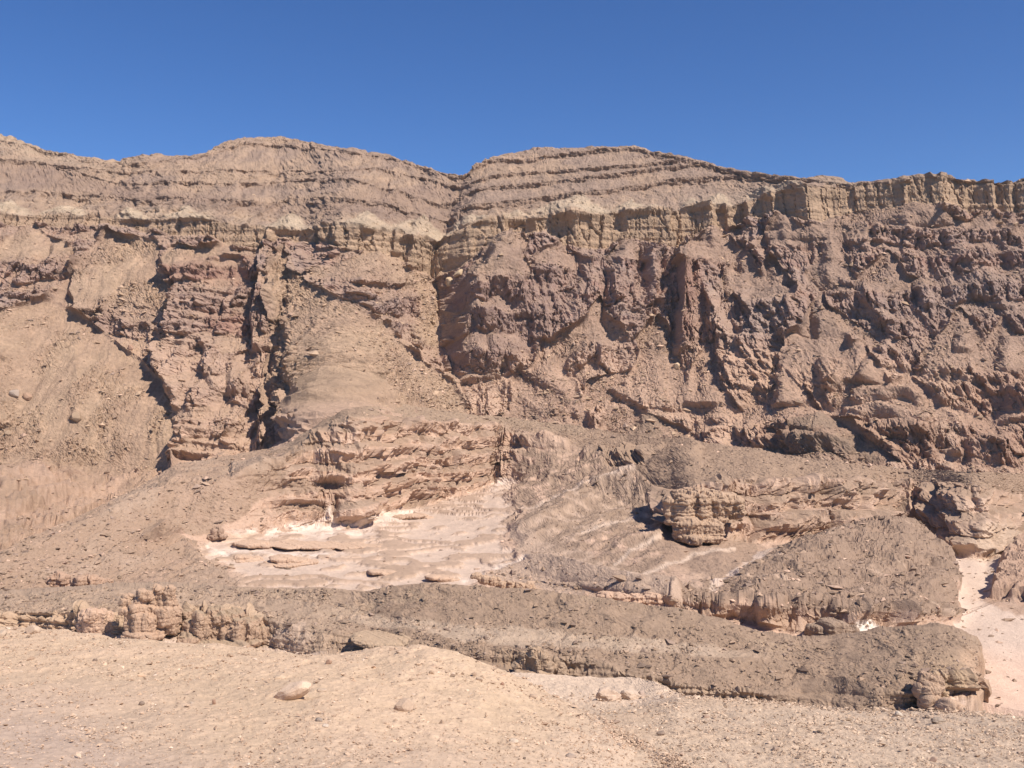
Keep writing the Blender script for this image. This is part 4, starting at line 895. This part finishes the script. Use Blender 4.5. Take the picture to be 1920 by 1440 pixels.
import bmesh
from mathutils import Vector as Vector_
def ico_np(sub):
    bm = bmesh.new(); bmesh.ops.create_icosphere(bm, subdivisions=sub, radius=1)
    v = np.array([x.co[:] for x in bm.verts]); f = np.array([[x.index for x in p.verts] for p in bm.faces]); bm.free()
    return v, f
I3 = ico_np(3); I4 = ico_np(4)
def boulder(name, label, d, u_, v_, wpx, h=.6, dep=.8, col=(.5,.4,.3), seed=0, rot=0.0, sink=.25, cuts=9, sub=3, rough_=.05, group=None, cat='rock', long_tail=0.0, tilt=0.0):
    r = np.random.RandomState(seed + 1000)
    g = ground(d, u_, v_)
    R_ = wpx / F * g[1] / 2
    v, f = (I3 if sub == 3 else I4); v = v.copy()
    for k in range(cuts):
        n = r.randn(3); n /= np.linalg.norm(n); c = .55 + .35 * r.rand()
        t = v @ n - c; v -= np.clip(t, 0, 9)[:, None] * n * .92
    v *= (1 + rough_ * fbm3(v[:, 0] * 2.2 + seed, v[:, 1] * 2.2, v[:, 2] * 2.2, 4, seed))[:, None]
    v[:, 2] *= h; v[:, 1] *= dep
    if long_tail: v[:, 2] -= long_tail * v[:, 0] * .5 - long_tail * .2 * (1 - v[:, 0] ** 2); 
    ct, st_ = math.cos(tilt), math.sin(tilt); x, z = v[:, 0] * ct - v[:, 2] * st_, v[:, 0] * st_ + v[:, 2] * ct; v[:, 0] = x; v[:, 2] = z
    ca, sa = math.cos(rot), math.sin(rot); x, y = v[:, 0] * ca - v[:, 1] * sa, v[:, 0] * sa + v[:, 1] * ca; v[:, 0] = x; v[:, 1] = y
    cc = np.array(col) * (1 + .12 * fbm3(v[:, 0] * 3, v[:, 1] * 3, v[:, 2] * 3, 3, seed + 3))[:, None]
    o = mesh_from(name, v * R_, f, M_FSTONE if g[1] < 80 else M_STONE, cc)
    o.location = (g[0], g[1], g[2] + R_ * h * (1 - 2 * sink) * .8)
    o['label'] = label; o['category'] = cat
    if group: o['group'] = group
    return o

def outcrop(name, label, d, u_, v_, blobs, vox=.35, flute=.25, col=(.42,.32,.23), top=None, seed=0, Yoff=0.0, cat='rock outcrop', lay=.0, group=None, snap=False):
    """blobs: (u, v, width, height, forward metres, depth factor) in photograph pixels at the distance of the ground at (u_, v_)"""
    g = ground(d, u_, v_); Yd = g[1] + Yoff; r = np.random.RandomState(seed + 50)
    bm = bmesh.new()
    from mathutils import Matrix, Vector
    for b_ in blobs:
        bu, bv, bw, bh = b_[:4]; fw = b_[4] if len(b_) > 4 else 0; dp = b_[5] if len(b_) > 5 else 1.0
        yy = (ground(d, bu, bv + bh * .35)[1] if snap else Yd) - fw; k = yy / F
        M = Matrix.Translation(((bu - CX) * k, yy, (VH - bv) * k)) @ Matrix.Diagonal((bw * k / 2, bw * k / 2 * dp, bh * k / 2, 1))
        q = bmesh.ops.create_icosphere(bm, subdivisions=3, radius=1)['verts']
        e_ = 3.4 + 4 * r.rand(); rx, rz = (r.rand() - .5) * .5, r.rand() * 1.5; cx_, sx_, cz_, sz_ = math.cos(rx), math.sin(rx), math.cos(rz), math.sin(rz)
        for vt in q:
            x, y, z = vt.co; l = (abs(x) ** e_ + abs(y) ** e_ + abs(z) ** e_) ** (-1 / e_); x *= l * .9; y *= l * .9; z *= l * .95
            z -= .12 * x; x, y = x * cz_ - y * sz_, x * sz_ + y * cz_; x, z = x * cx_ - z * sx_, x * sx_ + z * cx_
            vt.co = M @ Vector((x, y, z))
    me = bpy.data.meshes.new('tmp'); bm.to_mesh(me); bm.free()
    o = bpy.data.objects.new('tmp', me); sc.collection.objects.link(o)
    md = o.modifiers.new('r', 'REMESH'); md.mode = 'VOXEL'; md.voxel_size = vox * .72
    dg = bpy.context.evaluated_depsgraph_get(); me2 = bpy.data.meshes.new_from_object(o.evaluated_get(dg))
    bpy.data.objects.remove(o); bpy.data.meshes.remove(me)
    nv = len(me2.vertices); co = np.empty(nv * 3, np.float32); me2.vertices.foreach_get('co', co); co = co.reshape(-1, 3)
    no = np.empty(nv * 3, np.float32); me2.vertices.foreach_get('normal', no); no = no.reshape(-1, 3)
    L_ = vox * 3.0
    side = 1 - np.abs(no[:, 2])
    dd = flute * (1.4 * rid2((co[:, 0] + .7 * co[:, 1]) / (L_ * 1.6), co[:, 2] / (L_ * 6), 3, seed) * side + .6 * fbm3(co[:, 0] / (L_ * 1.7), co[:, 1] / (L_ * 1.7), co[:, 2] / (L_ * 1.7), 4, seed + 5)
                  + lay * beds(co[:, 2] / (L_ * .9) + .3 * n2(co[:, 0] / 5, co[:, 1] / 5), seed) * side)
    w1, g1_, ha, hb_ = wor((co[:, 0] + .8 * co[:, 1]) / (L_ * 2.0) + .4 * n2(co[:, 2], co[:, 0]), co[:, 2] / (L_ * 4.5), seed)
    dd += flute * (3.4 * (ha - .5) * sm(0, .12, g1_) + .6 * rid2((co[:, 0] + .7 * co[:, 1]) / L_ * 1.4, co[:, 2] / L_ * 1.2, 3, seed + 3))
    co = co + no * dd[:, None]
    nf = len(me2.polygons); fi = np.empty(len(me2.loops), np.int32); me2.loops.foreach_get('vertex_index', fi); fi = fi.reshape(-1, 4)
    bpy.data.meshes.remove(me2)
    c = np.array(col)[None] * (1 + .15 * fbm3(co[:, 0] / L_, co[:, 1] / L_, co[:, 2] / (L_ * .5), 3, seed + 9))[:, None]
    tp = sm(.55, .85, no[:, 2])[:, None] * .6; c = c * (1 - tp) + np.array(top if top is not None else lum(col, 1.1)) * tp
    k = Yd / F; loc = np.array([(u_ - CX) * k, Yd, co[:, 2].min()])
    o = mesh_from(name, co - loc, fi, M_STONE, c); o.location = loc
    o['label'] = label; o['category'] = cat
    if group: o['group'] = group
    return o

for k_, (lab_, u_, v_, bl_) in enumerate((
    ('long low pink rock ledge crossing the white flat below the small upright rock', 560, 1022, [(470,1018,60,14,1),(500,1021,46,12,1),(545,1020,80,10,0),(600,1021,80,9,0),(655,1022,70,8,0),(700,1023,40,7,0)]),
    ('small domed pink rock mound on the white flat, left of a wider dome', 466, 1048, [(455,1044,34,14,1),(476,1046,30,11,0),(466,1048,60,8,0)]),
    ('wider domed pink rock mound on the white flat, right of a small dome', 546, 1052, [(530,1046,50,18,1),(556,1049,44,13,0),(580,1052,34,8,0),(545,1053,90,8,0)]),
    ('flat grey-topped rock hump near the lower middle of the white flat', 722, 1076, [(705,1071,34,12,1),(724,1073,38,13,0),(740,1076,26,8,0)]),
    ('pink rock lump on the white flat just left of the grey gravel tongue', 830, 1086, [(812,1081,30,13,1),(832,1083,36,15,0),(850,1086,24,9,0)]),
    ('small grey-pink rock rise at the upper right end of the white flat', 780, 972, [(755,968,34,9,1),(780,966,44,13,0),(800,970,24,8,0)]))):
    bl_ = [(a_, b_ + 1.5, c_, d_ * .62, e_) for a_, b_, c_, d_, e_ in bl_]
    outcrop('rock_outcrop', lab_, val, u_, v_, bl_, .36, .16, (.45,.335,.25), seed=70 + k_, lay=.6, group='rock outcrops in the valley')
BR = (.40,.30,.22); PK = (.46,.335,.25); DK = (.31,.225,.17)
# left of the near ridge
outcrop('rock_outcrop', 'smooth rounded pink rock bulge with dark left edge by pale sand, left of stone pillars', rdg, 185, 1188,
        [(165,1168,32,46,0),(185,1168,44,52,1),(205,1172,36,46,0),(180,1152,40,22,2),(200,1156,34,24,0),(225,1180,30,26,-1),(188,1196,66,26,1)], .34, .28, PK, seed=1, Yoff=-1)
outcrop('rock_outcrop', 'group of tall rounded stone pillars with dark heads, above the white sand', rdg, 290, 1196,
        [(292,1106,16,16,0),(288,1125,16,36,0),(306,1112,15,20,-1),(303,1138,17,60,0),(320,1107,18,18,0),(318,1132,20,60,0),(272,1116,26,24,1),(264,1128,22,18,1),(278,1146,26,26,1),(258,1143,26,20,2),(240,1120,20,12,0),(233,1130,18,14,1),(238,1147,26,16,2),
         (245,1166,24,46,2),(262,1172,30,46,3),(280,1172,26,44,3),(300,1170,30,50,0),(322,1170,26,46,0),(312,1155,50,40,0),(270,1190,70,20,2)], .30, .24, (.40,.29,.21), seed=2, Yoff=-3, lay=.3)
outcrop('rock_outcrop', 'dark brown fluted rock outcrop with a gravel-covered top, largest beside the sandy hump', rdg, 420, 1206,
        [(352,1162,20,34,0),(362,1182,34,40,2),(380,1176,30,56,4),(396,1170,26,62,3),(410,1168,26,60,2),(428,1178,34,56,2),(447,1184,32,52,3),(466,1188,32,46,2),(484,1192,30,38,1),(500,1190,30,36,0),(420,1156,70,26,0),(470,1168,60,26,-1),(358,1198,50,18,4),(430,1206,120,16,3)], .32, .34, (.37,.27,.195), top=(.31,.25,.18), seed=3, Yoff=-3, lay=.2)
outcrop('rock_outcrop', 'small round-backed brown rock hump alone on the gravel slope at far left', val, 108, 1098, [(98,1092,18,18,0),(112,1088,30,26,1),(122,1092,14,14,1),(80,1096,12,6,0),(112,1098,36,10,1)], .35, .3, (.38,.27,.2), seed=4, lay=.5)
outcrop('rock_outcrop', 'wider cluster of dark brown rounded rocks on the gravel slope, right of a smaller hump', val, 168, 1110, [(145,1098,26,26,1),(160,1094,30,32,2),(178,1096,32,30,1),(196,1096,22,20,0),(152,1108,34,12,3),(172,1109,40,12,2),(204,1090,16,12,0)], .35, .32, (.37,.265,.195), seed=5, lay=.5)
outcrop('rock_outcrop', 'small dark upright rock at the left end of the white flat', val, 405, 1010, [(402,1001,12,22,1),(412,998,12,20,0),(398,1008,16,10,1),(418,1006,14,8,0)], .3, .25, (.34,.25,.19), seed=6)
outcrop('rock_outcrop', 'low rounded rock ledge with dark overhang just behind the crest of the sandy hump', rdg, 700, 1215, [(672,1200,18,18,1),(690,1205,26,22,2),(708,1207,26,20,2),(728,1205,22,16,1),(750,1206,22,14,1),(778,1206,26,12,1),(795,1210,16,10,1),(720,1197,120,12,0)], .28, .22, (.37,.285,.205), seed=7, lay=.4, Yoff=-.5)
outcrop('rock_outcrop', 'jagged dark brown rock face where the sandy hump dips, above the pale bench', rdg, 1005, 1262, [(985,1240,26,40,0),(1003,1236,28,52,1),(1018,1242,22,48,1),(1032,1252,20,28,1),(1048,1256,22,20,1),(972,1250,22,22,0),(1000,1262,70,16,1)], .28, .3, (.35,.265,.19), seed=8, lay=.2, Yoff=-.5)
outcrop('rock_outcrop', 'blocky brown rock buttress at the right end of the near gravel ridge', rdg, 1742, 1322, [(1738,1278,34,36,0),(1742,1300,38,50,1),(1744,1318,36,34,2),(1756,1284,20,40,0),(1728,1296,18,30,1)], .28, .3, (.38,.28,.205), seed=9, lay=.2, Yoff=-.5)
outcrop('rock_outcrop', 'low brown slab of rock at the edge of the pink sandy wash', rdg, 1785, 1325, [(1780,1322,34,22,0),(1796,1328,28,16,0),(1768,1326,16,12,0)], .25, .25, (.42,.31,.23), seed=10, Yoff=-3)
outcrop('rock_outcrop', 'rugged broken rock edge along the left end of the grey gravel tongue', val, 940, 1104, [(892,1080,16,10,1),(908,1086,22,14,1),(925,1090,22,18,1),(942,1098,20,16,1),(958,1100,18,18,1),(975,1102,18,20,2),(990,1102,22,18,1),(1012,1110,18,12,1),(1035,1114,24,12,1)], .32, .3, (.41,.305,.22), seed=11, lay=.3, Yoff=-1)
outcrop('rock_outcrop', 'layered pink rock ledge at the right end of the grey gravel tongue', val, 1200, 1135, [(1135,1118,30,12,1),(1165,1120,34,16,1),(1195,1124,34,20,1),(1225,1126,34,24,1),(1250,1130,28,26,1),(1272,1138,18,18,1)], .34, .3, PK, seed=12, lay=.8, Yoff=-1)
outcrop('rock_outcrop', 'bold brown rock bluff casting a black shadow on its left, in mid valley', val, 1290, 1010, [(1262,950,34,40,3),(1285,960,44,70,5),(1315,960,44,70,4),(1345,955,44,60,2),(1290,990,52,44,8),(1325,992,56,36,7),(1372,950,40,40,0),(1262,968,26,30,4),(1300,930,80,20,0),(1350,935,60,20,-2),(1310,1008,80,12,8)], .55, .6, (.385,.285,.205), seed=13, lay=.5)
outcrop('rock_outcrop', 'dark brown rocky mound in front of a white patch, between two gravel hills', val, 1555, 1190, [(1535,1182,40,26,0),(1560,1178,50,34,1),(1585,1186,40,24,0),(1565,1196,70,16,2)], .36, .3, (.28,.215,.165), seed=14)
# blocks on the mountain
for label, u_, v_, w_, h_, c_, sd, tl in (
    ('large pale yellow block on end in the ravine under the cliff, below a slab', 842, 535, 22, .9, (.50,.40,.27), 21, .2),
    ('tilted pale yellow slab wedged in the ravine under the cliff, above an upright block', 860, 516, 26, .5, (.50,.40,.27), 22, .6),
    ('big dark brown boulder with a deep shadow, low on the left scree cone', 142, 788, 28, .8, (.32,.24,.17), 23, 0),
    ('reddish brown boulder on the left scree cone, right of a similar grey boulder', 52, 748, 22, .8, (.36,.25,.18), 24, 0),
    ('grey layered boulder on the left scree cone, beside a reddish one', 26, 742, 26, .7, (.38,.32,.27), 25, 0),
    ('flat-topped brown boulder at the left edge, near the foot of the scree cone', 14, 815, 16, .7, (.33,.25,.18), 26, 0),
    ('reddish boulder perched at the top right flank of the left scree cone', 245, 655, 14, 1.0, (.36,.24,.18), 27, 0),
    ('squarish pale block in the rubble gully right of the middle', 1268, 692, 16, 1.0, (.52,.40,.28), 28, .1)):
    boulder('boulder', label, mtn, u_, v_, w_, h_, .8, c_, sd, sink=.15, cuts=14, tilt=tl, cat='boulder')
# stones of the foreground: left hump
A_, B_ = fA, fB
pale, red, dk = (.62,.50,.38), (.45,.31,.23), (.30,.235,.19)
STN = [
 (A_,'angular boulder with a dark left face, alone in the middle of the sandy hump',757,1331,32,.65,.8,(.56,.44,.34),32,dict(sink=.2,cuts=12)),
 (A_,'small dark stone on the open sand left of a standing sliver',267,1322,10,.7,.8,dk,33,{}),
 (A_,'thin brown sliver of stone standing upright on the sand',402,1321,8,1.3,.6,red,34,dict(sink=.15)),
 (A_,'reddish wedge-shaped stone left of the long pale boulder',452,1299,19,.5,.7,(.47,.34,.26),35,{}),
 (A_,'flat pale slab stone just right of the long pale boulder',603,1296,19,.3,.7,(.56,.45,.35),36,{}),
 (A_,'black and white angular stone below the long pale boulder',597,1353,13,.75,.8,(.36,.31,.27),37,dict(cuts=12)),
 (A_,'small flat white stone directly below the black and white one',610,1364,12,.5,.8,(.64,.56,.47),38,{}),
 (A_,'little dark double stone near the top of the hump at the left',178,1239,9,.6,.8,dk,39,{}),
 (A_,'tiny brown stone near the crest below the fluted outcrop',430,1230,7,.7,.8,(.36,.27,.2),40,{}),
 (A_,'brown pointed stone near the crest of the hump, above the long boulder',617,1245,11,.7,.8,red,41,dict(cuts=12)),
 (A_,'large rounded cream boulder on the crest below the rounded rock bulge',62,1186,24,.55,.8,(.60,.48,.37),42,dict(cuts=4)),
 (A_,'cream boulder cut by the left edge of the picture on the crest',2,1194,18,.8,.8,(.60,.49,.38),43,dict(cuts=4)),
 (A_,'small pale stone at the bottom edge of the picture, left part',218,1438,10,.8,.8,(.60,.52,.44),44,{}),
 (A_,'low pile-like pale stone midway between the crest and the long boulder',524,1272,20,.35,.8,(.60,.48,.36),45,dict(rough_=.2)),
 (A_,'broad flat pale stone on the grey gravel in the left part',137,1344,15,.4,.8,(.62,.53,.43),46,{}),
 (A_,'pinkish stone near the bottom of the left gravel',168,1412,10,.6,.8,(.52,.42,.35),47,{}),
 (A_,'dark red cube-like stone near the right shoulder of the hump',942,1284,8,.8,.8,(.36,.23,.17),48,dict(cuts=14)),
 (A_,'tan rounded stone midway across the hump, above the angular boulder',810,1264,10,.7,.8,(.48,.36,.26),49,{}),
 (A_,'thin flat stone on the crest of the hump in front of the rock ledge',748,1224,12,.35,.8,(.50,.39,.3),50,{}),
 (A_,'flat cream stone in the lower middle of the picture',962,1392,18,.35,.8,(.66,.56,.45),51,{}),
 (A_,'long narrow pale stone lying on the right flank of the hump',900,1276,14,.4,.5,(.60,.48,.37),52,dict(rot=-.5)),
 (A_,'flat brownish stone at the right shoulder of the hump above the pale bench',1001,1307,14,.4,.8,(.50,.39,.3),53,{}),
 (B_,'rugged pale boulder with a black left hollow, on the bench below the hump',1142,1313,52,.5,.8,(.62,.50,.40),54,dict(sub=4,cuts=18,rough_=.22,sink=.3)),
 (B_,'low pale rock just right of the rugged boulder on the bench',1182,1308,44,.4,.8,(.62,.51,.41),55,dict(sub=4,cuts=18,rough_=.2,sink=.36)),
 (B_,'small upright dark-sided rock ending the row of rocks on the bench',1204,1308,14,.9,.8,(.48,.39,.33),56,{}),
 (B_,'dark brown stone on the pale gravel right of the middle',1240,1379,15,.6,.8,(.34,.27,.22),57,dict(cuts=12)),
 (A_,'small grey stone below and left of the dark brown stone',1162,1399,9,.7,.8,(.42,.35,.3),58,{}),
 (A_,'wide low grey-brown stone near the bottom, right of the flat cream stone',1072,1420,20,.35,.8,(.46,.38,.32),59,{}),
 (A_,'tiny black stone near the bottom edge in the middle',983,1424,6,.9,.8,(.22,.18,.15),60,{}),
 (B_,'flat reddish stone near the crest of the right slope',1323,1345,13,.4,.8,(.45,.33,.26),61,{}),
 (B_,'small brown stone on the crest line in front of the brown ridge',1507,1342,11,.6,.8,(.40,.32,.25),62,{}),
 (B_,'flattish dark stone on the right slope, rough like a clump',1758,1356,24,.4,.8,(.40,.34,.28),63,dict(rough_=.25)),
 (B_,'whitish upright stone on the crest line before the right end of the ridge',1685,1344,13,.8,.8,(.62,.56,.48),64,{}),
 (B_,'dark small stone at the lower part of the right slope, left side',1310,1424,9,.6,.8,(.30,.25,.2),65,{}),
 (B_,'brown flat stone in the middle of the right slope',1455,1405,13,.4,.8,(.40,.31,.25),66,{}),
 (B_,'reddish brown stone near the bottom edge toward the right corner',1750,1428,13,.6,.8,(.42,.31,.25),67,{}),
]
boulder('boulder', 'long smooth pale boulder half buried in the sand, tapering down to the right', fA, 545, 1309, 92, .36, .5, (.60,.475,.365), 31, rot=-.35, tilt=.40, sink=.12, cuts=9, sub=4, rough_=.08, cat='boulder')
for d_, label, u_, v_, w_, h_, dp_, c_, sd, kw in STN:
    boulder('boulder' if w_ > 20 else 'stone', label, d_, u_, v_, w_ * 1.2, h_ * 1.25, dp_, lum(c_, .78 if sd != 31 else .95), sd, cat='boulder' if w_ > 20 else 'stone', **kw)
print('all', time.time() - T0)

# ------------------------------------------------------------------ air
bm = bmesh.new(); bmesh.ops.create_cube(bm, size=1)
for v_ in bm.verts: v_.co = (-100 + v_.co.x * 1700, 630 + v_.co.y * 1400, 108 + v_.co.z * 374)
me = bpy.data.meshes.new('haze'); bm.to_mesh(me); bm.free()
hz = bpy.data.objects.new('haze', me); sc.collection.objects.link(hz); hz['kind'] = 'stuff'
mh = bpy.data.materials.new('haze_air'); mh.use_nodes = True; t = mh.node_tree; t.nodes.remove(t.nodes['Principled BSDF'])
pv = t.nodes.new('ShaderNodeVolumePrincipled'); pv.inputs['Density'].default_value = .00005; pv.inputs['Color'].default_value = (.93, .91, .92, 1); pv.inputs['Anisotropy'].default_value = .3
t.links.new(pv.outputs[0], t.nodes['Material Output'].inputs['Volume']); me.materials.append(mh)
for o in sc.objects:
    c_ = o.get('category')
    if c_ == 'rock outcrop': o['group'] = 'rock outcrops in the valley'
    elif c_ in ('boulder', 'stone'): o['group'] = 'loose stones on the foreground' if o.location.y < 100 else 'boulders on the mountain scree'
